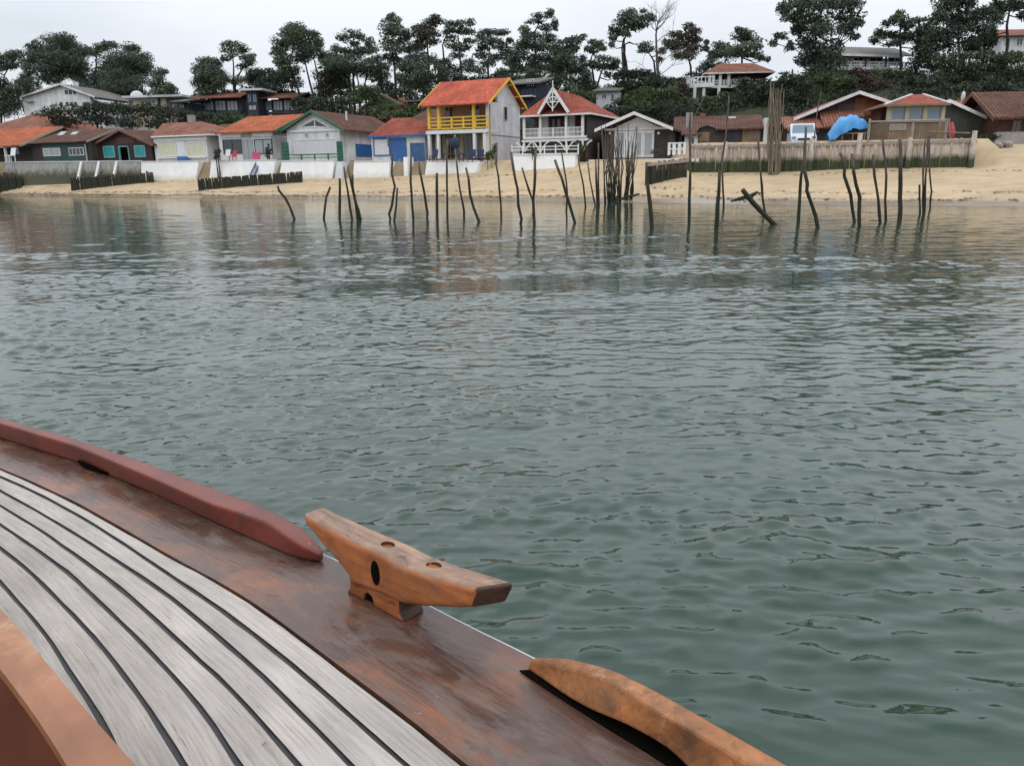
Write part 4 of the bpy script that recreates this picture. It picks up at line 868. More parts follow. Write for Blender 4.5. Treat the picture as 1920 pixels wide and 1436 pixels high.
h = House('white_shed', 'narrow white shed beside the deck of the white gabled hut', 'shed', 1308, 290, 68, rot=-12)
a, b, c, d = h.rect(1283, 250, 1308, 290); h.box('wall', a, b, 0, 2.5, -1, d-.05, M['plaster_side']); h.slab('roof', [(a-.3,-.4,d-.1),(b+.3,-.4,d-.1),(b+.3,2.8,d+.6),(a-.3,2.8,d+.6)], .1, M['tile_brown_x']); h.window(1291, 256, 1303, 272, nx=1)
# ================= big gabled timber building on the right
h = House('timber_gabled_house', 'wide timber house with a low white-edged gable above lean-to orange roofs, behind the tarpaulin', 'house', 1668, 268, 66, rot=-8)
uL, zL = h.uz(1488, 222, -1); uR, zR_ = h.uz(1700, 200, -1); uP, zP = h.uz(1612, 171, -1)
gable_house(h, uL, uR, zL, zR_, uP, zP, 0, 11, 'brown_wood', 'tile_red_y', 'plaster', ov=1.0, wl=uL+.8, wr=uR-.6, t=.2, zb=-2)
h.pbox('cedar_panel', 1603, 183, 1662, 216, M['orange_wood'], v0=-.06, v1=.0); h.pbox('dark_opening', 1570, 196, 1602, 214, M['frame_dark'], v0=-.06, v1=0)
for x0, x1, y0, y1 in ((1462,1545,219,240),(1535,1618,207,238)):
    a, z1 = h.uz(x0, y0, -.2); b, _ = h.uz(x1, y0, -.2); z0 = h.uz(x0, y1, -2.6)[1]; h.slab('lean_to_roof', [(a,-2.6,z0),(b,-2.6,z0),(b,-.05,z1),(a,-.05,z1)], .1, M['tile_dull_x'])
h.box('lean_to_wall', h.uz(1470,250,-2)[0], h.uz(1660,250,-2)[0], -2.0, -1.9, -2, h.uz(1500,240,-2)[1], M['dark_wood'])
h.window(1622, 222, 1640, 262, v=-2.0, fm='tan_wood', nx=0); h.window(1645, 222, 1658, 262, v=-2.0, fm='tan_wood', nx=0)
# ================= three-window hut
h = House('glazed_terrace_hut', 'hut with red pyramid roof and a band of three wide windows', 'beach hut', 1776, 263, 58.5, rot=-8)
uL, zE = h.uz(1659, 197, -.5); uR, zE2 = h.uz(1782, 193, -.5); zE = (zE+zE2)/2; uP, zP = h.uz(1722, 177, 2.5)
ul = h.uz(1666, 240)[0]; hip_roof(h, uL, uR, -.5, 6, zE, uP-.4, uP+.4, 2.7, zP, 'tile_red_x', eave='tan_wood')
m = MB()
for a, b in (((uL,-.5,zE),(uP-.4,2.7,zP)), ((uR,-.5,zE),(uP+.4,2.7,zP))): m.bar(a, b, .16, .12)
h.part('ridge_cap', m, M['plaster'])
zs = h.uz(1720, 226)[1]; h.box('lower_wall', ul, 0, 0, 5, -2, zs, M['tan_wood']); h.box('back_wall', ul+.1, -.1, 2.5, 5, zs, zE-.05, M['brown_wood'])
h.posts([1668, 1701, 1735, 1769], 199, 226, .26, 'beige', v=.1)
for x0, x1 in ((1671,1698),(1704,1732),(1738,1767)): h.window(x0, 200, x1, 225.5, v=.12, fm='beige', nx=0, gm='glass_blue', fw=.06)
h.pbox('sill', 1665, 226, 1777, 229, M['beige'], v0=-.12, v1=.0); h.pbox('plank_band', 1668, 232, 1700, 245, M['grey_wood'], v0=-.06)
h.pbox('header', 1665, 195.5, 1777, 199, M['tan_wood'], v0=-.02, v1=.2)
# ================= grey hut behind with long white verge
h = House('grey_green_hut', 'grey-green hut with a long white sloping verge, right of the three-window hut', 'beach hut', 1862, 268, 63, rot=-8)
uL, zL = h.uz(1700, 222, -.5); uR, zR_ = h.uz(1858, 222, -.5); uP, zP = h.uz(1781, 187, -.5)
M['grey_green'] = pm('grey_green_boards', (.085,.10,.092), (.06,.07,.065), rough=.8, wave=('X', .2, .3, .5))
gable_house(h, uL, uR, zL, zR_, uP, zP, 0, 7, 'grey_green', 'tile_red_y', 'white_wood', wl=uL+.6, wr=uR-.3, zb=-2)
h.pbox('white_panel', 1847, 230, 1861, 249, M['plaster'], v0=-.08); u, z = h.uz(1803, 187, 1.2)
m = MB(); m.tube([(u,1.2,z-.6),(u,1.2,z+.1)], .03); m.ball((u+.05,1.1,z+.22), .12,.30,.38); h.part('satellite_dish', m, M['plaster'])
# ================= red houses at right
h = House('red_roofed_house', 'pink-walled house under a broad red roof near the right edge', 'house', 1892, 262, 70, rot=-8)
uL, zE = h.uz(1800, 226, -.4); uR, _ = h.uz(1893, 224, -.4); _, zR_ = h.uz(1850, 189, 5); h.box('wall', uL+.5, uR-.4, 0, 8, -2, zE-.1, M['pink_wall']); roof_u(h, uL, uR, -.5, zE, 4.5, zR_, 9, zE, 'tile_red_x', verge='rail_brown')
a, z1 = h.uz(1852, 212, -.6); b, z2 = h.uz(1894, 212, -.6); h.slab('lean_to_roof', [(a,-2.2,h.uz(1870,224,-2.2)[1]),(b,-2.2,h.uz(1870,224,-2.2)[1]),(b,-.5,z1),(a,-.5,z1)], .1, M['tile_red_x'])
h = House('brown_timber_house', 'dark brown timber house with a steep overhanging roof, cut by the right edge', 'house', 1900, 272, 60, rot=-8)
uL, zL = h.uz(1868, 218, -.6); uP, zP = h.uz(1896, 169, 0); uR = uP+7
m = MB(); m.slab([(uP-1.2,-.8,zL-.1),(uR,-.8,zL-.1),(uR,3.5,zP+.2),(uP-1.2,3.5,zP+.2)], .16); m.slab([(uP-1.2,3.503,zP+.2),(uR,3.503,zP+.2),(uR,8,zL),(uP-1.2,8,zL)], .16); rf = h.part('roof', m, M['tile_brown_x'])
m = MB(); e = uP-1.26
m.bar((e,-.85,zL-.2),(e,3.5,zP+.1), .06, .3); m.bar((e,3.5,zP+.1),(e,8,zL-.1), .06, .3); h.part('verge_board', m, M['rail_brown'], rf)
h.box('wall', uP-.4, uR-.4, .2, 7, -2, zL-.2, M['brown_wood']); h.part('gable_wall', MB().prism_x([(.2,zL-.2),(7,zL-.2),(3.5,zP-.1)], uP-.4, uP-.2), M['dark_wood'])
h.box('stone_base', uP-.7, uP+2.4, -.3, .15, -2, .9, M['concrete']); h.window(1898, 226, 1915, 250, nx=1, v=.2, fm='tan_wood')

# ================= houses on the hill
h = House('white_hillside_house', 'big white gable-fronted house among the pines at the upper left', 'house', 173, 222, 124, rot=-10)
uL, zL = h.uz(36, 182, -.6); uR, zR_ = h.uz(177, 181, -.6); uP, zP = h.uz(112, 157, -.6)
gable_house(h, uL, uR, zL, zR_, uP, zP, 0, 10, 'plaster', 'grey_roof', 'plaster', wl=h.uz(44,200)[0], wr=h.uz(171,200)[0], zb=-4, ov=.6)
for x in (121.5, 129, 137): h.window(x, 170, x+5, 177, fm='frame_dark', nx=0, fw=.08)
for x in (112, 123.5, 131.5, 139): h.window(x, 192, x+5, 199, fm='frame_dark', nx=0, fw=.08)
h.window(156, 192, 168, 200, nx=1, fm='frame_dark'); h.pbox('balcony_slab', 46, 190, 60, 191.5, M['concrete'], v0=-.5, v1=0)
a = h.uz(176, 184, .5); b = h.uz(199, 192, .5); h.slab('wing_roof', [(a[0],.2,a[1]),(b[0],.2,b[1]),(b[0],8,b[1]),(a[0],8,a[1])], .25, M['plaster']); h.box('wing_wall', a[0], b[0]-.8, .6, 8, -4, b[1]-.1, M['plaster_side'])
h.box('chimney', uP-.6, uP-.1, 3, 3.6, zP-.5, zP+.6, M['plaster'])
h = House('flat_roofed_house', 'low beige flat-roofed house with a rounded white chimney, above the dark hedge', 'house', 316, 205, 122, rot=-10)
a, b, c, d = h.rect(236, 180, 318, 200); h.box('wall', a+1, b-.6, 0, 6, -4, d-.3, M['beige']); h.box('roof', a, b+2.5, -.8, 7, d-.3, d, M['plaster_side'])
u, z = h.uz(256, 173, 1); h.part('chimney', MB().ball((u,1,z-.9), 1.1,.8,1.1), M['plaster']); h.window(270, 187, 292, 196, nx=2); h.window(240, 187, 252, 196, nx=0)
def modern(name, label, x0, x1, ytop, yeave, ybot, Y, rf='tile_dull_x', bays=3, gm='glass_blue', rot=-10):
    h = House(name, label, 'house', x1, ybot+6, Y, rot=rot); uL, zE = h.uz(x0, yeave, -1); uR, _ = h.uz(x1, yeave, -1); zR_ = h.uz((x0+x1)/2, ytop, 3)[1]
    h.box('wall', uL+.8, uR-.8, .6, 7, -4, zE-.1, M['frame_dark']); roof_u(h, uL, uR, -1, zE, 3, zR_, 7.6, zE-.2, rf, verge='frame_dark')
    w = (x1-x0-8)/bays
    for i in range(bays): h.window(x0+4+i*w, yeave+5, x0+4+(i+1)*w-2, ybot, v=.55, fm='frame_dark', gm=gm, nx=2)
    h.box('balcony', uL+.5, uR-.5, -.6, .5, h.uz(x0,ybot)[1]-.5, h.uz(x0,ybot)[1]-.2, M['frame_dark']); return h
modern('modern_timber_house', 'dark modern house with tan roof and long glazing, left of the lookout tower', 354, 452, 174, 184, 208, 116, bays=4, gm='glass_pale')
h = modern('modern_timber_house', 'dark glazed modern house with tan roof just right of the lookout tower', 488, 556, 175, 184, 208, 116, bays=3, gm='glass_pale')
h = modern('low_dark_house', 'low navy blue house with a thin strip of windows, beside the beige flat roof', 318, 352, 187, 190, 204, 113, bays=2, gm='glass_pale', rf='grey_roof')
h = House('lookout_tower', 'narrow glazed tower with a flat roof standing between two modern houses', 'house', 481, 214, 115, rot=-10)
a, b, c, d = h.rect(463, 171, 483, 210); h.box('wall', a, b, 0, 3, -3, d, M['frame_dark']); h.box('roof', a-.7, b+1.2, -.8, 3.6, d, d+.25, M['plaster_side'])
h.window(464.5, 176, 471.5, 193, gm='glass_blue', fm='frame_dark', nx=1); h.window(473, 176, 481.5, 193, gm='glass_blue', fm='frame_dark', nx=1); h.window(466, 197, 481, 207, gm='glass_pale', fm='frame_dark', nx=1)
h = House('dark_gabled_house', 'dark hillside house with a pinkish sliver of gable, above the blue hut', 'house', 757, 214, 104, rot=-20)
uL, zL = h.uz(716, 190, 0); uR, zR_ = h.uz(756, 196, 0); uP, zP = h.uz(733, 176, 0)
gable_house(h, uL-3, uR, zL-.8, zR_, uP-1.2, zP, 0, 7, 'salmon', 'tile_dull_x', 'grey_roof', wl=uL-2, wr=uR-.3, zb=-3, ov=.6)
a, b, c, d = h.rect(757, 180, 785, 206); h.box('dark_wing', a, b, 1, 6, -3, d-.3, M['frame_dark']); h.slab('wing_roof', [(a-.3,.4,d-.5),(b+.3,.4,d-.5),(b+.3,6.4,d+.2),(a-.3,6.4,d+.2)], .15, M['grey_roof'])
h = House('slate_blue_house', 'dark slate-blue house with a balcony peeping out behind the yellow house', 'house', 1004, 196, 100, rot=-24)
uL, zE = h.uz(930, 152, -.8); uR, zE2 = h.uz(1012, 142, -.8); zE = zE2-.4
h.box('wall', uL, uR-1, .4, 7, -3, zE-.1, M['blue_house']); h.slab('roof', [(uL,-1,zE-.3),(uR,-1,zE-.3),(uR,4,zE+.7),(uL,4,zE+.7)], .18, M['grey_roof'])
h.window(988, 150, 993, 162, nx=0, v=.4); h.window(996, 148, 1001, 162, nx=0, v=.4); h.railing(980, 1004, 168, 178, 'blue_house', v=-.8, rails=3, posts=4, w=.1, name='balcony_railing'); h.box('balcony', h.uz(975,178)[0], uR-1, -.9, .4, h.uz(990,180,-.8)[1]-.1, h.uz(990,180,-.8)[1]+.05, M['white_wood'])
h = House('pale_hillside_house', 'small pale house half hidden in bushes above the fretwork villa', 'house', 1160, 205, 104, rot=-14)
a, b, c, d = h.rect(1118, 170, 1158, 195); h.box('wall', a, b, 0, 5, -3, d, M['plaster_side']); h.slab('roof', [(a-.4,-.6,d),(b+.4,-.6,d),(b+.4,5.5,d+.9),(a-.4,5.5,d+.9)], .15, M['grey_roof']); h.window(1128, 176, 1138, 186, nx=1); h.window(1145, 176, 1152, 186, nx=0)
# round balcony house
h = House('round_balcony_house', 'hillside villa with white columns, a curved white balcony and a red tiled roof', 'villa', 1450, 170, 104, rot=-6)
a, z1 = h.uz(1328, 138, 0); b, _ = h.uz(1436, 135, 0); zf = h.uz(1340, 161, 0)[1]
h.box('wall', a+1.5, b, 2, 8, -3, z1-.1, M['brown_wood']); rf = hip_roof(h, a-.5, b+1, -.6, 8.5, z1, h.uz(1350,122,3)[0], h.uz(1415,119,3)[0], 3.8, h.uz(1380,119,3.5)[1], 'tile_dull_x', eave='plaster')
h.box('balcony_floor', a-.3, b, -.2, 2, zf-.3, zf, M['plaster']); 
cxx, rx = a+.6, 3.1
m = MB(); m2 = MB(); nn_ = 14
for i in range(nn_):
    t0, t1 = math.pi*(.5+i/nn_*.75), math.pi*(.5+(i+1)/nn_*.75)
    P0 = (cxx+rx*math.cos(t0), .6-rx*.55*math.sin(t0)*-1*-1, 0); P1 = (cxx+rx*math.cos(t1), .6-rx*.55*math.sin(t1)*-1*-1, 0)
    m.bar((P0[0],P0[1],zf-.0),(P1[0],P1[1],zf-.0), .12, .5); m.bar((P0[0],P0[1],zf+.95),(P1[0],P1[1],zf+.95), .1, .12)
    m.bar((P0[0],P0[1],zf),(P0[0],P0[1],zf+.95), .1); m.add([(cxx,.6,zf-.02),(P0[0],P0[1],zf-.02),(P1[0],P1[1],zf-.02)],[(0,1,2)])
h.part('round_balcony', m, M['plaster'])
h.posts([1331, 1338, 1351, 1367], 138, 161, .34, 'plaster', v=0, name='column'); h.posts([1303, 1320, 1348], 163, 188, .34, 'plaster', v=-.6, name='column')
h.railing(1338, 1436, 150, 160, 'plaster', v=-.05, rails=2, posts=6, w=.1, balusters=30, name='balcony_railing')
for x0, x1 in ((1341,1349),(1354,1365),(1372,1384)): h.window(x0, 140, x1, 159, v=2, fm='brown_wood', nx=0)
# long terrace house upper right
h = House('long_terrace_house', 'long low hillside house with grey-brown roof and white balustrade, upper right', 'house', 1700, 134, 106, rot=12)
a, z1 = h.uz(1585, 107, -.6); b, _ = h.uz(1700, 101, -.6); zr = h.uz(1650, 89, 3)[1]; z1 = (h.uz(1585,108,-.6)[1]+h.uz(1700,98,-.6)[1])/2; zf = h.uz(1640, 127)[1]
h.box('wall', a+.5, b-.5, 1.6, 7, -4, z1-.1, M['plaster_side']); roof_u(h, a-1, b+1, -.6, z1, 3.4, zr, 7.6, z1, 'grey_roof', verge='frame_dark'); h.box('eave_board', a-.6, b-.5, -.75, -.62, z1-.25, z1+.02, M['plaster'])
h.railing(1578, 1698, 116, 128, 'plaster', v=-.1, rails=2, posts=8, w=.14, balusters=38, name='balustrade'); h.box('terrace', a-2, b, -.3, 1.6, zf-.4, zf, M['plaster_side'])
for x0, x1 in ((1600,1618),(1630,1655),(1665,1690)): h.window(x0, 108, x1, 124, v=1.6, nx=1)
h.posts([1587, 1624, 1662], 104, 127, .2, 'frame_dark', v=-.1)
h = House('brown_roofed_villa', 'pale villa with a red-brown roof high at the right edge among pines', 'villa', 1930, 90, 108, rot=-6)
a, z1 = h.uz(1868, 67, -.5); b, _ = h.uz(1990, 64, -.5); zr = h.uz(1930, 54, 3)[1]; h.box('wall', a+1, b, 0, 7, -6, z1-.1, M['plaster']); roof_u(h, a, b, -.6, z1, 3.4, zr, 7.6, z1, 'tile_dull_x', verge='rail_brown'); h.window(1884, 72, 1894, 86, nx=1); h.window(1906, 72, 1918, 86, nx=1)
import mathutils
# ------------------------------------------------------------------ terrace walls
def wlY(px): return float(np.interp(px, [p[0] for p in WLP], [p[2] for p in WLP]))
def retwall(label, b0, b1, t0, t1, mat='plaster_wall', depth=1.0, back=.35, cap=True, dY=0, name='terrace_wall', end=None):
    """battered wall: bottom pixels b0,b1; top pixels t0,t1"""
    Y0, Y1 = wlY(b0[0])+dY, wlY(b1[0])+dY
    B0, B1 = at(*b0, Y0), at(*b1, Y1); T0, T1 = at(*t0, Y0+back), at(*t1, Y1+back)
    n = np.array([-(B1-B0)[1], (B1-B0)[0], 0]); n /= np.linalg.norm(n); n = n if n[1] > 0 else -n
    dn = np.array([0,0,.7]); f0_ = B0-dn+(B0-T0)*.2*np.array([1,1,0]); f1_ = B1-dn+(B1-T1)*.2*np.array([1,1,0])
    m = MB(); m.hexa([f0_, f1_, B1+n*(depth+back)-dn, B0+n*(depth+back)-dn], [T0, T1, T1+n*depth, T0+n*depth]); e = thing(name, B0, 0, label, 'wall', 'terrace walls along the beach')
    for i, q in enumerate(m.v): m.v[i] = tuple(np.array(q)-B0)
    m.build('wall_face', M[mat], e, bevel=.03)
    if cap:
        c = MB(); o = n*.05; up = np.array([0,0,.003]); hh = np.array([0,0,.09])
        c.hexa([T0-o+up-B0, T1-o+up-B0, T1+n*.35+up-B0, T0+n*.35+up-B0], [T0-o+up+hh-B0, T1-o+up+hh-B0, T1+n*.35+up+hh-B0, T0+n*.35+up+hh-B0]); c.build('coping', M['white_wood'], e)
    return e
M['algae_wall'] = pm('algae_stained_wall', (.40,.38,.35), (.27,.26,.24), scale=1.6, rough=.9, bump=.4, big=.2, stretch=(3,3,.7), zband=(2.2,3.0,(.085,.085,.05)))
retwall('long grey weathered wall, dark with algae along its foot, at the far left', (8,346), (128,345.5), (9,305), (126,304), 'algae_wall', back=.15)
retwall('grey wall with slanting white props, below the plum hut', (128.5,345), (262,338), (127,304), (262,303), 'algae_wall', back=.15)
for i, x in enumerate((150, 183, 216)):
    Y = wlY(x)-.5; a = at(x-5, 330, Y-.6); b = at(x+3, 304, Y+.5); m = MB(); m.bar(a-np.array([0,0,.4]), b, .22); o = recenter(m.build('prop_beam', M['white_wood']))
    tag(o, ['leftmost','middle','rightmost'][i]+' of the three slanting white props against the grey wall', 'beam', 'white props against the wall')
retwall('short white terrace wall below the cream hut', (264,337), (366,336), (264,304), (372,303.5))
retwall('white sloping terrace wall with a blue ladder, below the orange roofed hut', (391,334), (509,335), (396,302.5), (516,301.5))
retwall('white sloping terrace wall below the green balcony rail', (521,337), (621,336), (528,303), (627,302))
retwall('grey-white end buttress beside the green railed terrace', (626,335), (642,334), (631,304), (641,304), 'plaster_side', cap=False)
retwall('white terrace wall below the side of the blue hut', (660,334), (729,332), (664,304), (730,303))
retwall('narrow white wall piece in front of the blue door', (757,331), (764,330), (756,295), (764,295), cap=False)
retwall('long white terrace wall below the yellow balcony house', (795,328), (892,325), (800,303), (896,303))
m = MB(); c0 = at(896,325,wlY(893)); c1 = at(930,318,wlY(893)+2.9)
retwall('white fenced terrace wall below the fretwork villa', (961,321), (1078,313.5), (959,292), (1078,290))
# return wall (yellow house terrace, right end)
e = thing('terrace_wall', c0, 0, 'shaded return wall at the right end of the yellow house terrace', 'wall', 'terrace walls along the beach')
tt0 = at(899,303,wlY(893)+.35); tt1 = at(936,303,wlY(893)+3.1); q = np.array([-.25,.35,0]); dn = np.array([0,0,.6])
m.hexa([c0-dn-c0, c1-dn-c0, c1-dn+q-c0, c0-dn+q-c0], [tt0-c0, tt1-c0, tt1+q-c0, tt0+q-c0]); m.build('wall_face', M['plaster_wall'], e)
# fence on the villa terrace
Y = wlY(1000)+.5; p0, p1 = at(960,291,wlY(960)+.45), at(1084,289,wlY(1084)+.45)
f = thing('picket_fence', p0, 0, 'low white fence on the terrace wall of the fretwork villa', 'fence'); m = MB(); dd = p1-p0
for z in (.05, .38, .62): m.bar(np.array([0,0,z]), dd+np.array([0,0,z]), .05, .07)
m.build('rail', M['white_wood'], f)
for i in range(7):
    m = MB(); q = dd*i/6; m.bar(q+np.array([0,0,-.05]), q+np.array([0,0,.78]), .1); m.build('post', M['white_wood'], f)
# small steps between the yellow house and the villa
e = thing('beach_steps', at(945,312,70), R(-26), 'grey steps down to the sand between the yellow house and the villa', 'steps'); 
m = MB()
for i in range(5): m.box(-1.2, 1.2, i*.32, i*.32+.9, -1, -.35+i*.2)
m.build('tread', M['concrete'], e)
e = thing('beach_steps', at(745,322,75.5), R(-26), 'whitish steep steps in front of the blue door', 'steps'); m = MB()
for i in range(6): m.box(-.75, .75, i*.22, i*.22+.6, -1.2, -.55+i*.22)
m.build('tread', M['plaster_side'], e); m = MB(); m.bar((-.8,-.3,-.9), (-.3,1.0,1.1), .12); m.build('side_board', M['grey_wood'], e)
# ladder
e = thing('ladder', at(471,329,wlY(470)-.35), 0, 'blue boat ladder leaning on the white wall below the orange roofed hut', 'ladder'); P0 = at(471,329,wlY(470)-.35)
for a, b in (((468,330),(481,303)), ((477,330),(489,303))):
    m = MB(); m.bar(at(*a, wlY(470)-.4)-P0, at(*b, wlY(470)+.3)-P0, .09); m.build('rail', M['blue_dark'], e)
m = MB()
for i in range(8):
    t = (i+.5)/8; A = at(468+13*t, 330-27*t, wlY(470)-.4+.7*t)-P0; B = at(477+12*t, 330-27*t, wlY(470)-.4+.7*t)-P0; m.bar(A, B, .06)
m.build('rungs', M['blue_dark'], e)
# ------------------------------------------------------------------ palisade: real vertical poles with top rail
M['pole_pale'] = pm('sunbleached_poles', (.60,.52,.45), (.40,.33,.28), scale=2.6, stretch=(3,3,.8), rough=.85, bump=.4, big=.2, bigscale=1.4, zband=(2.55,2.95,(.042,.055,.022)))
M['pole_dark'] = pm('wet_dark_poles', (.13,.08,.055), (.06,.042,.032), scale=3, stretch=(3,3,.7), rough=.8, bump=.4, big=.3, zband=(1.9,2.3,(.022,.024,.014)))
def palisade(label, p0, p1, htop0, htop1, step, rad, mat, rail=True, jit=.12, name='palisade', posts=(), cat='fence'):
    """p0,p1: world base points; tops at given heights"""
    e = thing(name, p0, 0, label, cat); L_ = np.linalg.norm((p1-p0)[:2]); n = int(L_/step); m = MB()
    for i in range(n):
        t = (i+.5)/n; q = (p1-p0)*t; g = ground((p0+q)[0], (p0+q)[1])-p0[2]; zt = htop0*(1-t)+htop1*t+random.uniform(-jit, jit)-p0[2]
        r = rad*random.uniform(.75, 1.2); dx, dy = random.uniform(-.06,.06), random.uniform(-.06,.06); lean = random.uniform(-.09,.09)
        d = (p1-p0)/L_
        m.tube([(q[0]+dx,q[1]+dy,g-.6), (q[0]+dx+d[0]*lean*.5,q[1]+dy,(g+zt)/2), (q[0]+dx+d[0]*lean,q[1]+dy+d[1]*lean,zt)], [r*1.1, r, r*.85], n=6, jit=.12)
    o = m.build('pole_row', M[mat], e, smooth=False)
    if rail:
        nrm = np.array([-(p1-p0)[1], (p1-p0)[0], 0]); nrm /= np.linalg.norm(nrm); nrm = -nrm if nrm[1] > 0 else nrm
        m = MB(); a = nrm*rad*1.2+np.array([0,0,htop0-p0[2]-.12]); b = (p1-p0)*np.array([1,1,0])+nrm*rad*1.2+np.array([0,0,htop1-p0[2]-.12]); m.bar(a, b, .16, .2); m.build('top_rail', M['grey_wood'], e)
    for t, zt in posts:
        q = (p1-p0)*t; nrm = np.array([-(p1-p0)[1], (p1-p0)[0], 0]); nrm /= np.linalg.norm(nrm); nrm = -nrm if nrm[1] > 0 else nrm; q = q+nrm*.3
        m = MB(); m.tube([(q[0],q[1],-.7), (q[0]-nrm[0]*.05,q[1]-nrm[1]*.05,zt-p0[2])], [.20,.16], n=7, jit=.08); m.build('post', M['pole_pale'], e)
    return e
def top_z(px, py, Y): return float(at(px, py, Y)[2])
Ya, Yb, Yc = 63.6, 60.6, 53.8
pa, pb, pc = at(1292,322,Ya), at(1456,320,Yb), at(1826,312,Yc)
palisade('pale pole palisade with dark weedy foot, stretch left of the tallest bundle', pa, pb, top_z(1292,273,Ya), top_z(1456,270,Yb), .2, .125, 'pole_pale', posts=[(0,top_z(1290,268,Ya)),(.42,top_z(1360,266,62)),(.93,top_z(1440,262,61))])
palisade('long pale pole palisade holding up the terrace, right stretch beyond the tall brushwood bundle', pb, pc, top_z(1456,270,Yb), top_z(1826,261,Yc), .2, .125, 'pole_pale', posts=[(.19,top_z(1525,262,59.3)),(.44,top_z(1622,250,57.5)),(.69,top_z(1715,258,55.8)),(.985,top_z(1820,246,54))])
# groynes
def hit(px, py, y0=40, y1=130):
    for Y in np.arange(y0, y1, .1):
        q = at(px, py, Y)
        if q[2] <= ground(q[0], q[1]): return float(Y)
    return 80.
def groyne(label, a, b, ta, tb, Ya, Yb, step=.17, rad=.12, mat='pole_dark', **k):
    Ya, Yb = hit(*a), hit(*b); A = at(*a, Ya); B = at(*b, Yb); return palisade(label, A, B, top_z(*ta, Ya), top_z(*tb, Yb), step, rad, mat, name='groyne', cat='groyne', **k)
groyne('black groyne of short stakes running down the sand below the plum hut', (134,358), (290,342), (132,335), (290,322), 84, 86.5, rail=False, jit=.14)
g = groyne('low dark plank groyne with weed on top, in front of the orange roofed hut', (374,357), (567,342), (374,336), (566,322), 76.8, 78.6, rail=False, jit=.04)
groyne('tall dark groyne of close poles at the left end of the pale palisade', (1211,348), (1286,333), (1210,306), (1284,298), 56.8, 62.5, rail=True, jit=.05)
groyne('dark stub of groyne at the far left edge of the beach', (-90,356), (42,350), (-90,318), (40,329), 90, 92, rail=False, jit=.3)
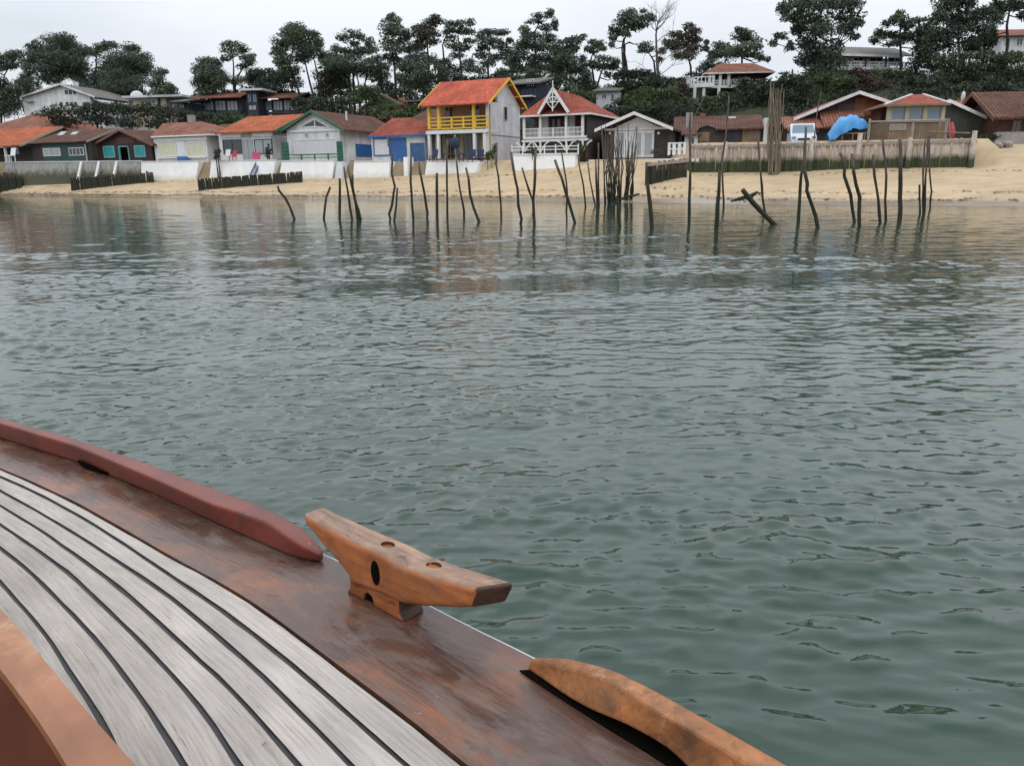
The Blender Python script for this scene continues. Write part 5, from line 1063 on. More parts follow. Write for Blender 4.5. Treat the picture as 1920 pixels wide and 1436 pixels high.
# ------------------------------------------------------------------ stakes in the water
M['stake'] = pm('weathered_stake_wood', (.15,.115,.09), (.085,.065,.05), scale=3, stretch=(6,6,.8), rough=.85, bump=.5, big=.25, zband=(1.45,2.15,(.020,.020,.010)))
STK = [
 ([(520,349),(524,358),(535,373),(543,388),(552,411)],.14,'short stake bent over to the left, alone in the water before the plank groyne'),
 ([(619,351),(612,370),(609,390),(607,411)],.12,'short stake leaning slightly right, standing alone left of the group of four'),
 ([(637,335),(637,372),(637,411)],.15,'straight upright stake, leftmost of the close group below the green railed hut'),
 ([(645,313),(648,335),(654,375),(660,411)],.12,'tall stake leaning left, second of the close group below the green railed hut'),
 ([(652,312),(659,345),(664,370),(673,395),(676,411)],.13,'bent stake splayed at its foot, rightmost of the close group of four'),
 ([(661,327),(661,350),(668,385),(671,411)],.15,'shorter thick stake crossing the splayed one in the close group of four'),
 ([(727,255),(729,272),(736,290),(734,325),(740,350),(735,385),(729,402),(732,411)],.12,'tallest crooked S-shaped stake, in front of the blue hut'),
 ([(745,352),(743,385),(739,415)],.11,'short thin stake just right of the tall crooked S-shaped one'),
 ([(771,292),(770,340),(773,385),(775,409)],.13,'slightly curved stake rising to the hanging blue sheet'),
 ([(784,300),(788,325),(796,365),(802,400),(801,409)],.13,'stake leaning left just right of the hanging blue sheet'),
 ([(819,325),(820,370),(819,400),(820,418)],.14,'shortish vertical stake left of the yellow house terrace wall centre'),
 ([(839,262),(838,300),(838,350),(839,411)],.12,'tall straight thin stake in front of the yellow house doors'),
 ([(853,280),(857,310),(862,355),(870,395),(870,404)],.12,'tall stake leaning left below the navy parasol'),
 ([(874,315),(879,335),(881,365),(888,390),(898,416)],.14,'crooked stake kicked out to the right at its foot, below the yellow house'),
 ([(932,268),(931,310),(935,335),(938,370),(940,404)],.11,'thin stake before the gap between the yellow house and the villa'),
 ([(958,285),(962,315),(970,355),(972,385),(978,411),(976,420)],.13,'bent stake rising to the left end of the white picket fence'),
 ([(979,315),(988,345),(998,375),(1001,392)],.14,'short slanting stake meeting the upright one in a narrow V'),
 ([(1004,280),(1003,330),(1000,375),(1002,420)],.14,'upright stake forming the right arm of a narrow V'),
 ([(1040,300),(1053,335),(1062,365),(1078,418)],.13,'long slanting stake crossing another, below the right of the picket fence'),
 ([(1053,285),(1060,330),(1064,365),(1062,397)],.11,'thinner steep stake crossed by the long slanting one'),
 ([(1083,290),(1087,315),(1094,350),(1098,388)],.12,'slim stake leaning left below the villa side wall'),
 ([(1102,305),(1107,340),(1116,387)],.12,'leaning stake left of the closely set upright ones by the brushwood'),
 ([(1117,300),(1118,340),(1120,387)],.15,'thick short upright stake left of the big brushwood bundle'),
 ([(1122,268),(1122,330),(1123,387)],.13,'mid-height upright stake close against the thick short one'),
 ([(1128,238),(1130,275),(1133,320),(1134,385)],.12,'tall thin stake reaching the eave of the white gabled hut'),
 ([(1155,368),(1160,395),(1162,427)],.12,'short crooked stake standing in front of the brushwood bundles'),
 ([(1214,346),(1216,365),(1219,385),(1222,427)],.18,'stout stake rising in front of the tall dark groyne end'),
 ([(1294,212),(1293,260),(1294,325),(1293,370),(1292,420)],.13,'tall vertical stake at the left end of the pale palisade'),
 ([(1349,320),(1348,360),(1346,385),(1343,428)],.17,'thick stake leaning right, close beside the tallest thin pole'),
 ([(1367,180),(1361,255),(1354,300),(1355,340),(1357,390)],.13,'very tall thin pole in the water reaching up in front of the long brown building'),
 ([(1421,255),(1424,300),(1427,330),(1430,370),(1434,397)],.13,'slim stake left of the tall brushwood bundle, behind the fallen trunk'),
 ([(1511,238),(1508,300),(1502,330),(1499,375),(1497,416)],.15,'tall stake rising in front of the white van'),
 ([(1508,318),(1514,345),(1513,358),(1522,385),(1529,405),(1533,427)],.16,'knotty stake splayed to the right, below the white van'),
 ([(1575,287),(1584,308),(1583,330),(1595,365),(1598,390),(1602,417)],.15,'crooked zigzag stake below the blue tarpaulin'),
 ([(1597,288),(1601,325),(1612,370),(1611,427)],.15,'bent stake just right of the zigzag one below the tarpaulin'),
 ([(1637,290),(1640,330),(1647,375),(1650,418)],.13,'stake leaning left in front of the palisade, below the open frame'),
 ([(1655,262),(1659,300),(1662,330),(1660,375),(1661,415)],.12,'tall thin stake close right of the leaning one below the open frame'),
 ([(1688,262),(1689,300),(1689,350),(1687,412)],.20,'thickest straight stake, below the three-window hut'),
 ([(1724,347),(1724,370),(1725,402)],.12,'short stub leftmost of the cluster below the three-window hut'),
 ([(1735,258),(1731,320),(1730,370),(1731,402)],.10,'tall thin stake, left one of three long ones in the rightmost cluster'),
 ([(1740,255),(1736,330),(1735,365),(1733,402)],.11,'tall thin stake, middle one of three long ones in the rightmost cluster'),
 ([(1742,245),(1743,320),(1746,360),(1744,392)],.10,'tall thin curved stake, rightmost stake of all in the water')]
def stake(pts, r, label, Y=None, name='stake', grp='wooden stakes standing in the shallows'):
    b = atz(*pts[-1], 0) if Y is None else at(*pts[-1], Y); Yb = b[1]; k = len(pts)
    P = [at(x, y, Yb+random.uniform(-.12,.12)*(i < k-1)) for i, (x, y) in enumerate(pts)]
    # subdivide with knots
    Q = []
    for i in range(k-1):
        n = max(1, int(np.linalg.norm(P[i+1]-P[i])/.35))
        for j in range(n): Q.append(P[i]+(P[i+1]-P[i])*j/n+np.array([random.uniform(-.012,.012), random.uniform(-.02,.02), 0]))
    Q.append(P[-1]); d = P[-1]-P[-2]; d /= np.linalg.norm(d); Q.append(P[-1]+d*1.2); Q = Q[::-1]; n = len(Q)
    rad = [r*.38*(1.12-.34*i/n)*random.uniform(.9,1.12) for i in range(n)]; org = Q[1].copy(); org[2] = Q[0][2]
    m = MB(); m.tube([q-org for q in Q], rad, n=8, jit=.10); o = m.build(name, M['stake'], None, smooth=True); o.location = Vector(org.tolist())
    return tag(o, label, 'stake', grp)
for p, r, l in STK: stake(p, r, l)
# fallen trunk with a branch
e_ = stake([(1392,356),(1412,380),(1432,402),(1452,421)], .23, 'thick broken trunk lying slanted in the shallows with a side branch', name='fallen_trunk', grp=None); e_['category'] = 'log'
m = MB(); b0 = atz(1452,421,0); q = [at(1370,378,b0[1]), at(1390,372,b0[1]-.1), at(1410,367,b0[1]+.1), at(1420,360,b0[1])]; org = np.array(e_.location)
m.tube([a-org for a in q], [.03,.07,.07,.03], n=6, jit=.2)
for i in range(14):
    s = q[random.randrange(1,4)]-org; m.tube([s, s+np.array([random.uniform(-.35,.35), random.uniform(-.2,.2), random.uniform(-.22,.12)])], [.02,.008], n=4)
o = m.build('branch', M['stake'], e_)
# brushwood bundles
def bundle(label, base, top, wbase, wtop, n, Y, r=.05, name='brushwood_bundle', mat='stake', hj=.25):
    B = at(*base, Y); T = at(*top, Y); e = thing(name, B, 0, label, 'brushwood', 'bundles of brushwood'); m = MB(); H = T-B
    for i in range(n):
        a = random.uniform(0, 6.28); rb = wbase*.5*math.sqrt(random.random()); rt = wtop*.5*math.sqrt(random.random()); a2 = a+random.uniform(-.9,.9); h = 1-hj*random.random()**.7
        b = np.array([rb*math.cos(a), rb*math.sin(a), -.8]); t = np.array([rt*math.cos(a2), rt*math.sin(a2), 0])+H*h; k = 6; pts = []
        ph = random.uniform(0,6.28)
        for j in range(k+1):
            s = j/k; p = b*(1-s)+t*s; w = .13*math.sin(math.pi*s)*wtop*(1+.6*math.sin(ph*3+s*9)); pts.append(p+np.array([math.sin(ph+s*4)*w, math.cos(ph+s*3)*w, 0]))
        rr = r*random.uniform(.6,1.3); m.tube(pts, [rr*(1.2-.8*j/k) for j in range(k+1)], n=5, jit=.15)
    m.build('sticks', M[mat], e); return e
bundle('wide dark brushwood bundle, left one of two before the white gabled hut', (1148,388), (1153,228), 1.0, 1.45, 24, 50.5, .045)
bundle('slimmer dark brushwood bundle, right one of two before the white gabled hut', (1175,376), (1192,222),   .65, 1.1, 17, 52.5, .045, hj=.35)
M['sticks_grey'] = pm('grey_brown_sticks', (.26,.21,.155), (.15,.12,.09), scale=3, rough=.9, bump=.4, big=.2)
bundle('tallest brushwood bundle, grey-brown, standing against the pale palisade', (1452,323), (1455,137), 1.0, 1.4, 27, 59.3, .042, mat='sticks_grey', hj=.3)
stake([(1320,182),(1312,200),(1302,218),(1297,262)], .10, 'thin slanting pole rising behind the palisade beside the chimney', Y=66, grp='thin poles behind the palisade')
stake([(1540,172),(1533,205),(1529,235),(1526,264)], .11, 'thin leaning pole rising behind the palisade over the van', Y=60, grp='thin poles behind the palisade')
o = stake([(1199,364),(1180,368),(1160,376),(1152,380)], .16, 'short horizontal branch lying in the water between the two bundles', Y=50, name='driftwood', grp=None); o['category'] = 'branch'
# ------------------------------------------------------------------ van
def van():
    h = House('parked_van', 'small white van parked on the terrace, facing the beach, left of the blue tarpaulin', 'van', 1507, 266, 61.2, rot=-14)
    z0 = -.55; W2 = .92
    prof = [(0,.35),(0,.75),(.08,.95),(.95,1.22),(1.55,1.86),(1.75,1.92),(4.1,1.92),(4.25,1.6),(4.3,.35)]
    m = MB().prism_x([(v, z+z0) for v, z in prof], -W2, W2); b = h.part('body', m, M['van_paint'], bevel=.09)
    ws = MB(); ws.hexa([(-W2*.86,.98,1.20+z0),(W2*.86,.98,1.20+z0),(W2*.86,1.02,1.18+z0),(-W2*.86,1.02,1.18+z0)],[(-W2*.78,1.50,1.80+z0),(W2*.78,1.50,1.80+z0),(W2*.78,1.54,1.77+z0),(-W2*.78,1.54,1.77+z0)])
    for i, q in enumerate(ws.v): ws.v[i] = (q[0], q[1]-.045, q[2]+.03)
    h.part('windscreen', ws, M['glass_blue'])
    for s in (-1, 1):
        h.part('headlight', MB().ball((s*.70,.05,.86+z0), .17,.10,.12), M['glass_pale'], smooth=True)
        h.part('side_window', MB().box(s*(W2+.004)-.006, s*(W2+.004)+.006, 1.5, 2.4, 1.25+z0, 1.72+z0), M['glass'])
        h.part('mirror', MB().ball((s*(W2+.14),1.15,1.3+z0), .08,.06,.13), M['rubber'], smooth=True)
        for v in (.85, 3.45):
            w = MB(); k = 18
            w.add([(s*(W2-.18)+x, v+.31*math.cos(2*math.pi*i/k), .31+.31*math.sin(2*math.pi*i/k)+z0) for x in (0, s*.2) for i in range(k)], [tuple(range(k)), tuple(k+i for i in reversed(range(k)))]+[(i,k+i,k+(i+1)%k,(i+1)%k) for i in range(k)])
            ww = h.part('wheel', w, M['rubber']); rm = MB().ball((s*(W2+.02), v, .31+z0), .03,.18,.18); rm.build('rim', M['metal'], ww)
    h.box('grille', -.42, .42, -.04, .03, .66+z0, .80+z0, M['rubber']); h.box('bumper', -.9, .9, -.08, .06, .34+z0, .54+z0, M['metal'], bevel=.03)
van()
# boat under a blue tarpaulin on a timber trestle
def tarp_boat():
    h = House('covered_boat', 'boat shape under a crumpled bright blue tarpaulin, raised on timber trestles', 'boat', 1594, 262, 59.5, rot=-10)
    a, zb = h.uz(1556, 262); b, _ = h.uz(1629, 252); zt = h.uz(1600, 218)[1]; Ln = b-a; nu, nv = 34, 22; V = []
    for i in range(nu+1):
        s = i/nu; x = a+Ln*s; hgt = np.interp(s, [0,.1,.3,.5,.7,.85,1], [.12,.5,.95,1.0,.96,.85,.6]); low = np.interp(s, [0,.15,.35,.5,.8,1], [-.02,.02,.22,.34,.38,.40])
        for j in range(nv+1):
            t = j/nv*2-1; wv = .9*(.45+.55*math.sin(math.pi*min(1,max(0,.12+s*.85)))); y = .9+wv*math.sin(t*1.5)/math.sin(1.5)*1.0; z = zb+.05+(zt-zb)*(low+(hgt-low)*(math.cos(t*1.45)**.6 if abs(t) < 1 else 0))
            nv_ = mathutils.noise.noise; f = .30*nv_((x*1.3,y*1.6,3.1))+.18*abs(nv_((x*3.1+t*2,y*2.2,7.7)))+.05*nv_((x*7,y*7,t*3)); V.append((x+.05*nv_((x*2,t*4,1)), y+f*.6, z+f))
    fs = [(i*(nv+1)+j, (i+1)*(nv+1)+j, (i+1)*(nv+1)+j+1, i*(nv+1)+j+1) for i in range(nu) for j in range(nv)]
    m = MB(); m.add(V, fs); o = h.part('tarpaulin', m, M['blue_tarp'], smooth=True, fixn=False)
    m = MB(); m.add([(a+Ln*.25,.9,zb+.55),(b-.1,.25,zb+.75),(b+.15,.9,zb+.75),(b-.1,1.55,zb+.75),(a+Ln*.3,.9,zb+.35),(b-.2,.5,zb+.45),(b,.9,zb+.42),(b-.2,1.3,zb+.45)],[(0,1,2,3),(4,7,6,5),(0,4,5,1),(1,5,6,2),(2,6,7,3),(3,7,4,0)]); h.part('hull', m, M['frame_dark'])
    h2 = House('timber_trestle', 'low timber trestle carrying the boat under the blue tarpaulin', 'trestle', 1594, 264, 59.5, rot=-10)
    for x in (a+.9, (a+b)/2+.3, b-.2):
        for y in (.35, 1.4): h2.part('leg', MB().bar((x,y,-.4),(x,y,.50), .1), M['tan_wood'])
    h2.part('beam', MB().bar((a+.6,.35,.52),(b,.35,.52), .1), M['tan_wood']); h2.part('beam', MB().bar((a+.6,1.4,.52),(b,1.4,.52), .1), M['tan_wood'])
tarp_boat()
# open timber frame in front of the three-window hut
h = House('pole_railing', 'open railing frame of rough poles in front of the three-window hut', 'railing', 1700, 263, 56.6, rot=-14)
for x in (1631, 1713, 1776): u, z = h.uz(x, 226); zb = h.uz(x, 266)[1]; h.part('post', MB().tube([(u,0,zb-.3),(u,0,z+.1)], .08, n=6), M['grey_wood'])
u0_, z0_ = h.uz(1630, 229); u1_, z1_ = h.uz(1774, 225); h.part('rail', MB().tube([(u0_,-.1,z0_),(u1_,-.1,z1_)], .06, n=6), M['grey_wood'])
u0_, z0_ = h.uz(1740, 248); u1_, z1_ = h.uz(1818, 250); h.part('rail', MB().tube([(u0_,-.1,z0_),(u1_,-.1,z1_)], .05, n=6), M['tan_wood'])
h = House('step_ladder', 'wooden step ladder beside the right corner of the three-window hut', 'ladder', 1770, 264, 57, rot=-14)
for x in (-.45, .45): h.part('rail', MB().bar((x,0,-.2),(x*.6,.5,1.5), .08), M['tan_wood'])
m = MB()
for i in range(5): m.box(-.4+.03*i, .4-.03*i, .05+i*.09, .15+i*.09, .1+i*.28, .15+i*.28)
h.part('tread', m, M['tan_wood'])
h = House('red_jacket_bundle', 'red cloth hung beside the step ladder', 'cloth', 1780, 258, 57.5); h.part('folds', MB().tube([(0,0,-.2),(.1,0,.4),(.02,.05,1.0)], [.28,.22,.10], n=9, jit=.15), M['red_cloth'], smooth=True)
h = House('street_lamp', 'slim grey street lamp on the wooded slope above the three-window hut', 'lamp', 1737, 172, 92)
h.part('pole', MB().tube([(0,0,-3),(0,0,h.uz(1737,133)[1])], .13), M['metal']); z = h.uz(1737,133)[1]; h.part('lamp_head', MB().tube([(.1,0,z-.05),(-.9,0,z+.1),(-1.1,0,z)], [.12,.18,.06]), M['metal'])
h = House('stone_heap', 'small dark stones under the corner of the brown timber house', 'stones', 1884, 266, 58, rot=0)
for i in range(5): h.part('stone', MB().ball((random.uniform(-.7,.6),random.uniform(-.3,.3),random.uniform(-.3,.0)), .3,.26,.2, jit=.2), M['grey_wood'])
# ------------------------------------------------------------------ things on the terraces
def chair(label, px, py, Y, mat, rot=-26, s=1.0, grp=None):
    h = House('garden_chair', label, 'chair', px, py, Y, rot=rot, group=grp)
    h.part('seat', MB().box(-.27*s,.27*s,-.25*s,.25*s,.40*s,.46*s), M[mat]); h.part('backrest', MB().hexa([(-.27*s,.22*s,.46*s),(.27*s,.22*s,.46*s),(.27*s,.27*s,.46*s),(-.27*s,.27*s,.46*s)],[(-.27*s,.38*s,1.0*s),(.27*s,.38*s,1.0*s),(.27*s,.43*s,1.0*s),(-.27*s,.43*s,1.0*s)]), M[mat])
    for x in (-.23,.23):
        for y in (-.22,.22): h.part('leg', MB().bar((x*s,y*s,0),(x*s,y*s,.4*s), .05*s), M[mat])
    return h
chair('large white chair at the far left beside the white posts', 20, 303, 93.5, 'white_wood', s=1.5)
chair('red chair on the terrace of the orange roofed hut, left one', 437, 302, 82, 'red_cloth')
chair('white chair beside the red one on the terrace of the orange roofed hut', 424, 302, 82, 'white_wood', s=1.1)
chair('black chair at the left pillar of the yellow house', 813, 303, 71.3, 'navy', grp='black chairs under the yellow balcony')
chair('black chair near the middle of the yellow house doors', 884, 303, 71, 'navy', grp='black chairs under the yellow balcony')
chair('black chair at the right pillar of the yellow house', 899, 303, 71, 'navy', grp='black chairs under the yellow balcony')
h = House('garden_table', 'dark low table before the yellow house doors', 'table', 850, 303, 70.8); h.part('tabletop', MB().box(-.9,.9,-.4,.4,.62,.68), M['navy'])
for x in (-.8,.8):
    for y in (-.32,.32): h.part('leg', MB().bar((x,y,0),(x,y,.62), .06), M['navy'])
h = House('folded_parasol', 'navy parasol bunched at its top, before the yellow house doors', 'parasol', 854, 303, 70.5); h.part('pole', MB().tube([(0,0,0),(0,0,2.2)], .03), M['white_wood']); h.part('canopy', MB().ball((0,0,1.55), .42,.42,.48, jit=.1), M['navy'], smooth=True)
h = House('beach_towel', 'pink towel hanging over the terrace rail of the orange roofed hut', 'towel', 481, 302, 81.3); h.part('cloth', MB().hexa([(-.5,-.03,.0),(.5,-.03,.05),(.5,.03,.05),(-.5,.03,0)],[(-.5,0,.85),(.5,.02,.8),(.5,.06,.8),(-.5,.05,.85)]), M['pink_cloth'])
h = House('rail_bench', 'small reddish table on the wall below the blue side shutters', 'table', 680, 303, 78.5); h.part('tabletop', MB().box(-1.2,1.2,-.3,.3,.0,.08), M['rail_brown'])
for x in (-1,1): h.part('leg', MB().bar((x,0,-.6),(x,0,0), .1), M['rail_brown'])

# a thin tide line of weed and bits on the sand
def wrack():
    rng = np.random.default_rng(21); V = []
    for _ in range(1500):
        x = rng.uniform(-60, 33); we = np.interp(x, WEA[:,0], WEA[:,1]); wl = np.interp(x, WLA[:,0], WLA[:,1]); line = rng.choice([.13,.30,.86], p=[.5,.3,.2]); t = line+.02*math.sin(x*.8)+.015*math.sin(x*2.3)+rng.normal(0,.012)
        y = we+(wl-we)*t; z = ground(x, y)+.03; a = rng.uniform(0, 3.14); l = rng.uniform(.05,.22); w = rng.uniform(.02,.06); d = np.array([math.cos(a),math.sin(a),0]); n = np.array([-d[1],d[0],0]); c = np.array([x,y,z])
        V += [c-d*l-n*w, c+d*l-n*w*.5, c+d*l*.8+n*w+np.array([0,0,.03]), c-d*l*.7+n*w]
    o = quads_obj('seaweed', V, M['stake']); tag(o, 'thin broken tide lines of dark weed lying on the sand', 'seaweed', kind='stuff')
wrack()
# ------------------------------------------------------------------ foliage
def leafmat(name, c1, c2, rough=.75):
    mt = pm(name, c1, c2, scale=.55, rough=rough, bump=0, big=.30, bigscale=2.2, lo=.35, hi=.62, detail=3, spec=.25)
    return mt
M['pine'] = leafmat('pine_needles', (0.132,0.171,0.098), (0.071,0.102,0.070)); M['pine2'] = leafmat('pine_needles_dark', (0.105,0.136,0.090), (0.062,0.083,0.062))
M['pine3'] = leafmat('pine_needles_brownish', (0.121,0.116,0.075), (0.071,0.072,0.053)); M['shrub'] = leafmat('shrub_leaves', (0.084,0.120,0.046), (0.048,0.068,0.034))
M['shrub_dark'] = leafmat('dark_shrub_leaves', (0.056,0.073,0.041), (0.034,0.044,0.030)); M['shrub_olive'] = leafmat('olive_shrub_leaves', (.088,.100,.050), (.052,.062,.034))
M['shrub_brown'] = leafmat('russet_shrub_leaves', (.085,.058,.045), (.050,.038,.032)); M['bark'] = pm('pine_bark', (.060,.045,.040), (.035,.028,.026), scale=4, stretch=(3,3,.8), rough=.95, bump=.5)
M['grey_bark'] = pm('pale_bark', (.13,.12,.11), (.08,.07,.065), scale=4, rough=.9, bump=.3)
def leaves(C, Rd, n, size, rng, flat=.0):
    """n leaf quads on/in an ellipsoid C (3), radii Rd (3)"""
    d = rng.normal(size=(n,3)); d /= np.linalg.norm(d, axis=1, keepdims=True)
    r = rng.uniform(0,1,(n,1))**.28*rng.uniform(.85,1.12,(n,1)); P = np.asarray(C)+d*r*np.asarray(Rd)
    a = rng.normal(size=(n,3))+d*.6; a /= np.linalg.norm(a, axis=1, keepdims=True); b = np.cross(a, rng.normal(size=(n,3))); b /= np.linalg.norm(b, axis=1, keepdims=True)
    s = size*np.clip(rng.lognormal(-.05,.38,(n,1)),.4,2.2); w = s*rng.uniform(.35,.6,(n,1)); a *= s*.5; b *= w*.5
    return np.stack([P-a-b*.4, P-a*.2+b, P+a*1.1, P+a*.1-b], 1).reshape(-1,3)
def blobset(blobs, Y, rng, size, dens=1.0, zsq=1.0, sub=6, yj=.8, cr=.62, gx=1.15, gy=1.3):
    """pixel blobs -> list of leaf vertex arrays and blob centres"""
    out = []; cs = []
    for cx, cy, rx, ry in blobs:
        rx *= gx; ry *= gy
        Yb = Y+rng.uniform(-1,1)*rx/F*Y*yj; c = at(cx, cy, Yb); ax, az_ = rx/F*Yb, ry/F*Yb; ay = max(ax*.85, az_); cs.append((c, ax, az_))
        for k in range(sub):
            d = rng.normal(size=3); d /= np.linalg.norm(d); q = rng.uniform(.25,.72); sc = rng.uniform(.38,.6)
            cc = c+d*q*np.array([ax, ay, az_]); rr = np.array([ax, ay, max(az_, ax*.35)])*sc
            area = (rr[0]*rr[2]); n = int(max(8, dens*area/(size*size*.45)*5.2)); out.append(leaves(cc, rr, n, size, rng))
        core = leaves(c, np.array([ax, ay, az_])*cr, int(max(6, ax*az_/(size*size)*2.2*dens)), size*1.9, rng); out.append(core)
    return out, cs
def pine(label, Y, base, blobs, mat='pine', trunks=None, dens=1.0, size=.22, r0_=.19, name='pine_tree', grp='maritime pines on the dune behind the houses', limbs=True):
    rng = np.random.default_rng(int(abs(base[0]*7+base[1]*13))+3); L_, cs = blobset(blobs, Y, rng, size, dens*.95, sub=9, gx=1.28, gy=1.42, cr=.7)
    B = at(*base, Y); g = ground(B[0], B[1]); O = np.array([B[0], B[1], min(B[2], g) if B[2] > g else B[2]])
    e = thing(name, O, 0, label, 'tree', grp); quads_obj('crown', np.vstack(L_)-O, M[mat], e)
    m = MB(); tp = []
    if trunks is None:
        top = min(cs, key=lambda c: -c[0][2]); mid = np.mean([c[0] for c in cs], axis=0); trunks_w = [[B, (B+mid)/2+np.array([rng.uniform(-.4,.4),0,0]), mid, top[0]]]
    else: trunks_w = [[at(x, y, Y+k*.6) for x, y in t] for k, t in enumerate(trunks)]
    for t in trunks_w:
        t = [np.array([t[0][0], t[0][1], min(O[2], t[0][2])-1.0])]+t; n = len(t); m.tube([p-O for p in t], [r0_*(1.15-.85*i/(n-1)) for i in range(n)], n=7, jit=.08); tp += [(t[i]*(1-s)+t[i+1]*s, i) for i in range(1, n-1) for s in (0,.33,.66)]
    if limbs:
        for c, ax, az_ in cs:
            lo = [p for p, i in tp if p[2] < c[2]+.3] or [p for p, i in tp]; s = min(lo, key=lambda p: np.linalg.norm(p-c)); md = (s+c)/2+np.array([0,0,-.15*np.linalg.norm(c-s)])
            m.tube([s-O, md-O, c-O], [r0_*.45, r0_*.32, r0_*.15], n=5)
    m.build('trunk', M['bark'], e, smooth=True); return e
